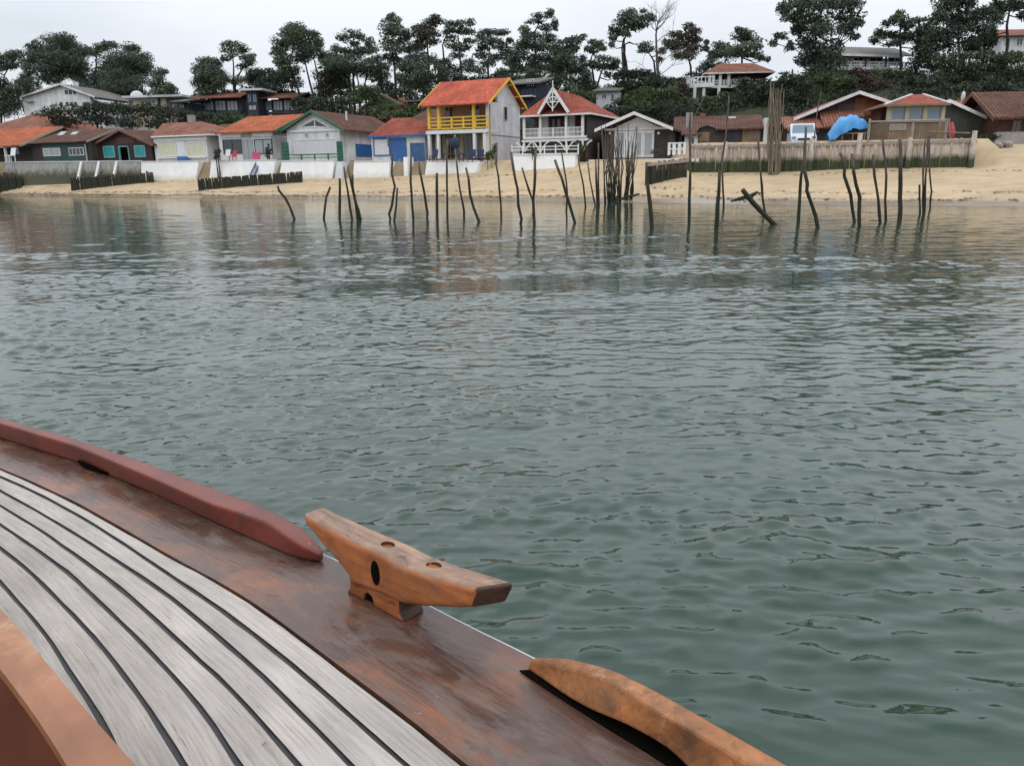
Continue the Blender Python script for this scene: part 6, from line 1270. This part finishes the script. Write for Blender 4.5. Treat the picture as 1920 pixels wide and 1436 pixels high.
PINES = [
 ('ragged dark pine mass cut by the left edge', 126, (2,235), [(6,108,16,9),(30,104,18,8),(22,122,14,8),(2,125,14,9),(0,160,20,18),(8,190,25,22),(30,172,18,14),(45,160,14,12),(-30,110,20,15),(-30,160,26,30)], 'pine2', None, 1.0),
 ('broad tall pine rising behind the white hillside house', 139, (108,200), [(120,72,24,9),(112,84,32,12),(132,92,26,14),(66,90,16,9),(72,104,22,10),(98,102,24,14),(118,112,38,14),(88,128,24,11),(140,118,24,14),(60,114,10,7),(120,136,30,12),(92,148,26,10),(150,135,20,14),(150,100,14,9)], 'pine2', None, 1.0),
 ('wispy pine with a slim curved trunk between two dark crowns, upper left', 139, (176,190), [(202,84,17,6),(188,90,15,7),(214,84,8,5),(178,98,12,7),(166,95,10,6)], 'pine', [[(178,185),(176,150),(181,122),(180,108),(188,92)]], .9),
 ('rounded wide pine sloping down to the right, above the beige flat roof', 138, (240,205), [(246,94,18,8),(240,106,36,11),(270,114,18,10),(226,122,36,14),(255,128,30,12),(236,140,32,13),(212,150,28,15),(190,140,22,16),(170,158,20,16),(205,172,34,14),(250,158,26,14),(240,178,30,10)], 'pine2', None, 1.1),
 ('small drooping pine at the right end of the left grove', 122, (298,198), [(298,139,14,5),(304,134,10,5),(294,148,13,5),(296,160,20,8),(316,166,14,8),(302,172,22,8),(325,172,9,6)], 'pine', None, 1.0),
 ('low rounded pine beside the modern house with tan roof', 118, (392,195), [(384,118,14,8),(378,132,16,9),(392,134,22,12),(407,120,12,8),(376,150,12,8),(396,152,26,12),(408,140,16,12),(386,168,22,9),(412,160,14,10)], 'pine', None, 1.1),
 ('open-crowned pine with a straight visible trunk above the glazed modern house', 118, (439,205), [(434,87,19,7),(430,98,18,7),(452,93,14,7),(461,112,16,7),(472,106,8,6),(424,110,10,5),(455,125,12,5),(428,152,18,6),(448,150,14,7),(470,118,9,6)], 'pine', [[(440,200),(438,160),(438,125),(436,100)],[(440,165),(448,140),(460,122)]], .85),
 ('squat dark pine behind the lookout tower', 120, (500,190), [(480,138,18,8),(500,136,18,7),(518,145,18,11),(470,150,14,8),(488,152,24,10),(505,160,28,12),(544,152,22,16),(530,140,14,7)], 'pine2', None, 1.1),
 ('big leaning pine with a heavy round crown left of centre', 116, (590,190), [(554,52,18,7),(548,60,20,8),(566,66,30,11),(590,66,10,8),(532,84,18,9),(558,84,36,13),(598,84,11,9),(524,100,15,9),(584,98,24,10),(562,106,22,11),(530,118,18,11),(545,132,18,9),(604,104,8,6),(515,92,8,5)], 'pine', [[(590,186),(582,160),(575,130),(566,90)],[(564,184),(556,160),(548,135),(540,110)],[(604,184),(598,158),(592,125),(586,100)]], 1.05),
 ('dense dark round crown between two lighter pines', 118, (622,190), [(612,114,16,9),(622,128,22,13),(612,146,22,13),(640,140,16,13),(628,162,20,10),(604,165,14,8)], 'pine3', None, 1.1),
 ('layered pine with a flat top tuft, left of the conical one', 118, (666,185), [(662,64,19,6),(645,71,15,6),(676,70,10,5),(664,84,12,5),(690,80,11,8),(648,96,16,7),(678,97,19,7),(698,94,12,8),(640,108,18,6),(664,108,18,6)], 'pine', [[(664,186),(662,150),(664,120),(664,90)],[(655,186),(655,150),(652,115)]], .9),
 ('spreading umbrella pine with several thin trunks, low in the left centre', 116, (672,190), [(636,122,30,9),(688,124,28,10),(664,132,28,9),(710,130,14,8),(640,136,16,8),(716,144,12,8)], 'pine2', [[(675,188),(673,160),(668,135)],[(655,188),(656,160),(654,138)],[(686,188),(684,158),(690,130)],[(664,188),(665,165),(662,140)]], 1.0),
 ('tall narrow conical pine with upswept tufts', 116, (742,180), [(733,30,9,5),(728,40,12,6),(745,38,8,5),(737,50,20,7),(730,60,19,7),(748,62,20,7),(762,70,12,7),(725,78,15,6),(748,80,20,7),(735,92,20,7),(760,95,16,7),(730,108,18,7),(748,118,20,8)], 'pine', [[(743,185),(740,130),(736,90),(734,40)]], .9),
 ('pointed pine with a broad shoulder, near the centre of the skyline', 117, (800,170), [(816,32,9,5),(822,40,14,6),(806,45,16,7),(790,54,15,7),(782,62,20,8),(806,62,22,8),(795,74,20,8),(785,86,18,7),(775,92,15,6),(812,78,12,6)], 'pine3', None, 1.0),
 ('flat layered pine over the coral roof', 114, (864,160), [(845,44,14,5),(868,44,15,6),(884,42,7,5),(856,54,20,6),(874,60,16,6),(846,74,12,6),(866,88,22,7),(848,88,12,6),(856,104,16,6),(838,60,10,6),(880,78,12,6)], 'pine', [[(867,160),(865,130),(862,105),(860,80),(858,55)],[(838,160),(833,120),(830,85),(840,60)]], .9),
 ('dark low spreading pine left of the coral roof', 112, (795,185), [(788,108,22,8),(812,114,14,8),(782,124,28,10),(790,142,22,12),(826,130,16,7),(778,162,20,9),(810,145,12,9),(830,148,14,7),(757,128,16,9),(752,148,14,9)], 'pine2', [[(752,190),(750,160),(753,140)],[(795,185),(792,150),(790,120)],[(816,182),(822,160),(826,140)]], 1.0),
 ('wide flat-topped pine behind the slate blue house', 116, (918,160), [(918,61,19,5),(940,62,17,5),(906,70,14,6),(922,78,22,6),(940,88,17,7),(904,90,14,7),(898,104,16,7),(914,118,16,7),(948,100,12,7),(930,108,14,6),(892,130,22,8),(955,78,9,5)], 'pine2', [[(916,160),(915,125),(918,90),(922,70)]], .95),
 ('pine with separate upper tuft standing on its crown, right of the coral roof', 115, (1005,165), [(1029,23,10,4),(1012,31,15,5),(1034,28,6,6),(1000,41,14,5),(1040,44,8,7),(1024,53,16,5),(982,56,11,6),(1042,55,5,4),(986,64,8,4)], 'pine', [[(1005,165),(1004,110),(1003,60),(1015,35)]], .9),
 ('broad dark pine mass just above the slate blue roof', 112, (995,170), [(998,70,22,8),(1026,72,18,9),(980,84,18,9),(1014,88,28,9),(1040,92,12,9),(975,106,16,9),(1000,114,20,10),(962,118,14,9),(1024,108,18,8),(985,128,18,8),(1020,128,18,8),(1000,140,22,8)], 'pine2', None, 1.05),
 ('slanting-topped pine reaching up to the right above the fretwork gable', 110, (1060,185), [(1090,71,9,5),(1078,76,15,5),(1062,80,16,7),(1070,92,18,9),(1050,98,18,11),(1064,112,24,11),(1050,128,24,11),(1080,132,14,9),(1055,145,24,9)], 'pine2', None, 1.05),
 ('airy umbrella pine with two small cushions, right of the fretwork gable', 113, (1128,185), [(1114,79,11,5),(1124,86,14,6),(1106,92,11,6),(1112,98,10,4),(1130,92,10,4)], 'pine', [[(1118,190),(1112,140),(1108,112),(1114,92)]], .95),
 ('low many-limbed pine with a domed crown above the pale hillside house', 110, (1120,190), [(1134,111,17,5),(1154,117,9,5),(1110,120,17,6),(1124,126,20,6),(1150,127,11,7),(1100,142,11,10),(1098,162,14,16),(1156,146,8,7),(1140,140,9,5),(1104,176,12,10)], 'pine2', None, 1.05),
 ('twin-trunked umbrella pine standing clear against the sky, right of centre', 114, (1172,150), [(1184,22,9,5),(1206,21,6,4),(1174,29,19,7),(1192,36,26,8),(1214,34,13,5),(1224,37,6,4),(1165,44,13,6),(1150,54,10,6),(1186,50,17,7),(1160,60,16,7),(1150,72,8,7),(1146,86,6,6),(1205,48,12,5),(1176,64,10,5)], 'pine', [[(1169,150),(1168,120),(1166,90),(1169,72)],[(1177,150),(1174,118),(1169,90),(1171,72),(1186,40)],[(1171,84),(1180,80),(1190,84)]], 1.05),
 ('small round pine tuft hanging beside the bare tree', 112, (1228,160), [(1210,86,13,6),(1204,94,12,5),(1218,94,9,5),(1242,95,8,6),(1238,112,6,5)], 'pine', [[(1230,150),(1226,115),(1212,92)]], .95),
 ('rounded pine right of the bare tree', 112, (1293,160), [(1293,52,13,6),(1300,60,15,7),(1274,66,18,7),(1284,80,26,9),(1262,88,18,8),(1302,92,18,8),(1286,105,22,8),(1250,80,9,6),(1324,80,7,5),(1322,92,8,5),(1270,106,10,5),(1306,74,10,6)], 'pine3', [[(1296,150),(1295,125),(1290,105),(1286,80)]], 1.0),
 ('pine with a narrow tuft top directly above the round balcony house', 112, (1392,150), [(1383,55,7,5),(1398,61,14,7),(1386,70,16,6),(1404,76,20,6),(1350,87,18,7),(1388,92,32,8),(1420,88,11,5),(1364,102,28,8),(1404,102,20,7),(1340,100,14,6),(1426,108,13,5),(1440,112,9,5)], 'pine', None, 1.0),
 ('huge dark pine with drooping outstretched limb, biggest tree right of centre', 98, (1535,190), [(1500,8,30,12),(1545,6,38,10),(1590,8,24,10),(1470,16,13,10),(1486,32,20,10),(1530,30,30,12),(1590,30,26,10),(1608,44,14,8),(1462,68,15,5),(1449,80,8,6),(1480,86,9,8),(1500,54,18,10),(1540,58,28,14),(1588,56,20,10),(1510,80,18,10),(1550,88,30,16),(1510,112,20,12),(1556,120,32,16),(1600,68,12,6),(1530,140,26,12)], 'pine2', [[(1535,195),(1532,150),(1528,100),(1530,40)],[(1560,195),(1558,130),(1575,60)]], 1.15),
 ('mid-sized pine over the long terrace house', 104, (1690,120), [(1688,25,10,5),(1684,36,18,7),(1666,43,12,7),(1700,48,18,8),(1724,38,14,6),(1646,62,12,7),(1664,66,18,7),(1698,70,26,9),(1734,58,20,12),(1640,76,12,6),(1735,80,22,8),(1676,82,18,6)], 'pine', None, 1.05),
 ('towering dark pine cut by the top edge, right of the terrace house', 98, (1800,120), [(1772,10,20,12),(1808,8,26,12),(1760,34,22,12),(1800,34,32,14),(1838,28,18,14),(1780,58,32,12),(1828,55,24,11),(1800,-20,36,16),(1760,76,24,9),(1820,78,20,9)], 'pine2', None, 1.1),
 ('dark pine at the upper right corner above the brown-roofed villa', 100, (1890,80), [(1880,18,18,10),(1906,8,18,10),(1920,28,12,9),(1866,36,16,10),(1900,-18,30,14),(1870,8,14,10),(1945,10,20,14),(1858,60,14,12)], 'pine2', None, 1.1),

 ('far slender pine filling the gap right of the big leaning pine', 126, (640,188), [(628,92,12,6),(622,104,14,7),(640,120,16,8),(632,150,18,10),(650,158,16,9)], 'pine', None, .9),
 ('far pine between the flat-topped tuft and the conical pine', 127, (708,180), [(706,112,14,7),(718,128,16,8),(700,145,18,9),(722,158,18,8)], 'pine3', None, .9),
 ('far pine behind the conical pine and the pointed one', 127, (768,175), [(768,112,12,7),(765,128,16,8),(772,145,16,9),(768,160,18,8)], 'pine', None, .9),
 ('far dark pine behind the trunk of the flat layered pine', 126, (845,165), [(835,118,14,7),(850,128,16,8),(838,142,18,8),(862,150,14,7),(880,118,12,7)], 'pine2', None, .9),
 ('far pine between the flat-topped one and the tufted one', 126, (960,160), [(960,98,12,7),(955,116,16,8),(968,134,16,8),(945,136,14,7)], 'pine', None, .9),
 ('far pine showing right of the tufted crown', 126, (1042,175), [(1044,112,12,7),(1036,122,14,7),(1048,138,16,9),(1040,156,16,8)], 'pine3', None, .9),
 ('far low pine between the slanting-topped pine and the airy umbrella pine', 125, (1092,180), [(1092,112,10,7),(1088,128,12,8),(1096,150,14,10)], 'pine2', None, .9),
 ('far low pine between the rounded pine and the tufted one over the balcony house', 125, (1338,150), [(1336,108,12,6),(1330,120,14,7),(1345,124,14,7),(1322,130,14,6)], 'pine', None, .9),
 ('far pine left of the broad tall pine behind the white hillside house', 142, (52,190), [(48,118,14,8),(56,132,16,9),(46,148,16,10),(60,160,16,9)], 'pine', None, .9),
 ('far pine in the gap left of the towering pine', 112, (1745,100), [(1742,60,12,7),(1738,72,16,8),(1748,86,16,7)], 'pine', None, .9),
]
for l, Y, b, bl, mt, tr, dn in PINES: pine(l, Y, b, bl, mt, tr, dn)
# bare tree
def bare():
    Y = 111; B = at(1236,155,Y); e = thing('bare_tree', B, 0, 'leafless tree with fine pale branches against the sky, right of the twin-trunked pine', 'tree'); m = MB(); rng = np.random.default_rng(4)
    tr = [at(x, y, Y)-B for x, y in ((1238,165),(1233,130),(1231,95),(1230,65),(1233,45),(1231,30))]; m.tube(tr, [.24,.2,.15,.11,.07,.03], n=6)
    def br(p, d, l, r, k):
        q = p+d*l*.5+rng.normal(size=3)*.08*l; t = q+d*l*.5+rng.normal(size=3)*.12*l; m.tube([p, q, t], [r, r*.75, r*.4], n=4)
        if k > 0:
            for _ in range(3): nd = d+rng.normal(size=3)*np.array([.5,.5,.35])+np.array([0,0,.1]); nd /= np.linalg.norm(nd); br(q if rng.random() < .5 else t, nd, l*.62, r*.5, k-1)
    for i in range(17):
        s = rng.uniform(.15, 4.6); j = int(s); p = tr[j]*(1-(s-j))+tr[j+1]*(s-j); a = rng.uniform(0, 6.28); d = np.array([math.cos(a), math.sin(a)*.6, rng.uniform(.3,1.1)]); d /= np.linalg.norm(d); br(p, d, rng.uniform(1.6,3.0)*(1.2-.12*s), .055, 3)
    m.build('branches', M['grey_bark'], e)
bare()
# shrubs and hedges: (label, Y, blobs, material)
SHR = [
 ('long dark clipped hedge below the white hillside house', 106, [(100,214,30,10),(140,208,34,12),(185,205,36,12),(230,204,34,13),(275,206,34,14),(310,212,26,14),(120,226,34,10),(180,226,40,14),(245,228,40,14),(300,230,30,14)], 'shrub_dark'),
 ('dark hedge below the windows of the modern houses', 104, [(345,214,24,9),(385,217,30,9),(430,220,30,9),(350,230,26,12),(400,232,30,10)], 'shrub_dark'),
 ('bright reedy shrubs between the brown roof and the orange roof', 100, [(418,222,14,9),(440,226,16,9),(462,226,14,8),(400,232,12,8)], 'shrub'),
 ('dark shrubs behind the peak of the green trimmed hut', 100, [(560,192,26,10),(600,196,34,12),(640,194,30,11),(560,208,24,8),(620,208,34,8)], 'shrub_dark'),
 ('rounded olive shrub left of the dark gabled house', 102, [(690,170,28,13),(672,180,26,12),(700,186,24,12),(655,192,24,12)], 'shrub'),
 ('big green mound of shrubs in front of the dark gabled house', 95, [(730,200,26,11),(705,212,26,12),(745,216,28,10),(768,205,22,9),(690,228,22,11),(725,230,26,9),(790,208,14,12),(775,222,18,10)], 'shrub'),
 ('shrubs beneath the pines just left of the coral roof', 106, [(760,172,26,9),(800,170,22,9),(780,182,24,8),(740,178,20,8)], 'shrub_dark'),
 ('dark shrubs around the slate blue house', 105, [(1018,165,14,14),(1030,182,14,14),(975,195,14,10),(1000,200,18,10),(1022,200,18,12),(950,148,24,7)], 'shrub'),
 ('green shrubs above the ridge of the fretwork villa', 102, [(1060,165,24,9),(1045,178,18,9),(1080,178,24,10),(1105,182,16,10),(1090,196,18,9)], 'shrub'),
 ('dense dark shrub below the bare tree', 108, [(1165,138,14,10),(1185,136,20,9),(1210,142,24,12),(1195,158,34,14),(1230,158,28,16),(1165,160,12,14),(1150,185,14,14)], 'shrub_dark'),
 ('russet shrub left of the round balcony', 103, [(1275,165,18,11),(1262,175,14,9),(1285,178,14,8)], 'shrub_brown'),
 ('dark hedge line on the ridge left of the round balcony house', 110, [(1250,150,22,6),(1278,152,20,6),(1265,158,26,7)], 'shrub_dark'),
 ('wide rounded green hedge bank right above the white gabled hut', 98, [(1210,175,34,11),(1250,176,30,11),(1170,188,26,11),(1195,195,38,12),(1240,196,36,12),(1280,192,22,12)], 'shrub'),
 ('lower dark hedge bank behind the white gabled hut roof', 88, [(1160,206,24,10),(1200,204,34,12),(1245,206,34,12),(1290,206,24,14),(1225,222,34,12),(1270,222,28,10),(1170,222,14,12),(1135,212,14,12)], 'shrub_dark'),
 ('light green shrubs under the round balcony', 94, [(1325,190,24,10),(1360,186,22,11),(1335,206,30,12),(1375,205,16,14),(1310,212,20,10)], 'shrub_olive'),
 ('dense nearly black evergreen in front of the round balcony house', 92, [(1395,152,12,8),(1402,162,26,14),(1425,165,26,20),(1395,185,26,16),(1425,192,28,18),(1400,208,32,12),(1440,210,20,12)], 'shrub_dark'),
 ('tall dark shrub mass right of the tallest brushwood bundle', 90, [(1480,150,24,16),(1500,170,30,18),(1475,190,26,18),(1510,198,32,16),(1470,215,26,12),(1462,165,16,16)], 'shrub_dark'),
 ('mixed shrubs under the long terrace house, left part', 92, [(1545,150,28,12),(1580,150,26,10),(1560,168,34,14),(1600,160,30,14),(1540,185,34,12),(1585,182,34,12)], 'shrub'),
 ('brownish scrub on the slope above the timber gabled house', 88, [(1625,150,24,12),(1650,162,28,14),(1630,175,30,11),(1660,182,24,9),(1610,136,24,8)], 'shrub_brown'),
 ('green scrub directly under the white balustrade', 95, [(1630,138,24,7),(1665,138,26,7),(1695,142,20,10),(1655,148,28,8),(1600,140,14,6)], 'shrub'),
 ('dark tree-like shrub right of the long terrace house', 98, [(1725,95,20,14),(1745,105,24,14),(1720,118,24,14),(1755,125,24,12),(1715,135,18,12)], 'shrub_dark'),
 ('large olive scrub mound above the satellite dish', 90, [(1775,112,28,12),(1810,106,30,11),(1790,128,38,14),(1830,125,30,14),(1770,145,30,12),(1815,148,36,12)], 'shrub_olive'),
 ('dark green slope scrub around the street lamp', 86, [(1710,155,24,12),(1745,155,26,14),(1700,172,26,10),(1740,178,30,10),(1775,168,26,12),(1720,190,26,7)], 'shrub_dark'),
 ('dark scrub band above the red roofed house', 84, [(1810,168,30,12),(1850,165,30,12),(1885,168,26,12),(1800,182,26,8),(1845,182,34,8)], 'shrub_dark'),
 ('olive scrub climbing toward the brown-roofed villa', 90, [(1850,105,24,12),(1880,110,26,14),(1910,110,22,14),(1870,130,30,13),(1905,135,26,14),(1860,150,28,10),(1900,152,28,10),(1945,130,26,24)], 'shrub_olive'),
 ('dark pine scrub filling the skyline right of the terrace house', 102, [(1770,88,26,9),(1810,92,28,9),(1845,86,22,10),(1862,78,12,12),(1740,78,18,10)], 'shrub_dark'),
 ('round dark shrub beside the grey-green hut and the sandy ramp', 60, [(1855,256,10,6),(1868,258,8,6),(1842,258,7,5)], 'shrub_dark'),
 ('potted bush at the left corner of the orange roofed hut terrace', 82, [(408,286,6,8),(405,294,4,5)], 'shrub_dark'),
 ('round dark bush at the right corner of the orange roofed hut terrace', 81.5, [(504,282,6,9),(501,290,5,6)], 'shrub_dark'),
 ('climbing plant on the right veranda post of the fretwork villa', 66.5, [(1083,270,6,9),(1091,280,6,10),(1086,290,6,8),(1075,278,5,5),(1098,272,4,8)], 'shrub'),
 ('flowering shrub above the middle of the picket fence', 66.8, [(998,282,5,6),(1003,288,5,6)], 'shrub_olive'),
 ('dark bush in front of the right dark panel of the white gabled hut', 64.6, [(1229,286,10,6)], 'shrub_olive'),
 ('spiky plant at the right end of the yellow house terrace', 70, [(922,290,9,10),(928,279,5,9),(914,293,7,7)], 'shrub'),

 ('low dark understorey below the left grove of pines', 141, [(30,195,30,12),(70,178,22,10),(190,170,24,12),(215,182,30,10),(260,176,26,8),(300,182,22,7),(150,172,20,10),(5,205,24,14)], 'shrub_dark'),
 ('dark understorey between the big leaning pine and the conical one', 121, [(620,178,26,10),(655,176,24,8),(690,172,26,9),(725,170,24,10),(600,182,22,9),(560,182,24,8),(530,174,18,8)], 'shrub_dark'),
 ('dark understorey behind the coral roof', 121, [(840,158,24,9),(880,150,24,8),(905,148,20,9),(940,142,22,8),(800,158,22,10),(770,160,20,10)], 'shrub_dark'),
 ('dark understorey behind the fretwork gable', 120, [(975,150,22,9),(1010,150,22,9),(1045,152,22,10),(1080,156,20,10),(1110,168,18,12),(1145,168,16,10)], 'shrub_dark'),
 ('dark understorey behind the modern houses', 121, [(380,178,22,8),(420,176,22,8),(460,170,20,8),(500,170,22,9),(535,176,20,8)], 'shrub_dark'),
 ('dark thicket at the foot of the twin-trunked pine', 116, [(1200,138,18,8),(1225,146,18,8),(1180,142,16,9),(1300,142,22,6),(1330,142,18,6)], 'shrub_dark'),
]
def shrub(label, Y, blobs, mat, name='shrub'):
    rng = np.random.default_rng(int(blobs[0][0]*3+blobs[0][1])); big = Y > 75
    size = .21 if big else .11; L_, cs = blobset(blobs, Y, rng, size, 1.0 if big else 1.1, sub=7, yj=.5, cr=.8, gx=1.1, gy=1.12)
    zb = min(c[0][2]-c[2] for c in cs); c0_ = np.mean([c[0] for c in cs], axis=0); O = np.array([c0_[0], c0_[1], zb])
    # stems/core so that the mound is not hollow
    e = thing(name, O, 0, label, 'shrub'); quads_obj('foliage', np.vstack(L_)-O, M[mat], e)
    m = MB()
    for c, ax, az_ in cs:
        g = ground(c[0], c[1]); m.tube([(c[0]-O[0], c[1]-O[1]+.1, max(min(g, c[2]-az_), c[2]-az_-7)-.3-O[2]), c-O], [.09 if big else .03, .04 if big else .015], n=5)
    m.build('stem', M['bark'], e); return e
for s in SHR: shrub(*s)
# ground cover on the dune slope: uncountable undergrowth
def cover():
    rng = np.random.default_rng(9); out = []; n = 9000
    X = rng.uniform(-95, 75, n*2); d = rng.uniform(15, 62, n*2); wl = np.interp(X, WLA[:,0], WLA[:,1]); Yy = wl+d
    keep = (np.abs(X) < Yy*.75) & ~((X > 21) & (X < 37) & (Yy > 97) & (Yy < 113)) & ~((X > 39) & (X < 58) & (Yy > 99) & (Yy < 115)); X = X[keep][:n]; Yy = Yy[keep][:n]
    for x, y in zip(X, Yy):
        z = ground(x, y); r = rng.uniform(.5, 1.1); out.append(leaves((x, y, z+r*.35), (r, r, r*.7), 34, .24, rng))
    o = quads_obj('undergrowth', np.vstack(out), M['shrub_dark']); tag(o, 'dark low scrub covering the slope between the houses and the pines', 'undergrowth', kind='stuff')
cover()
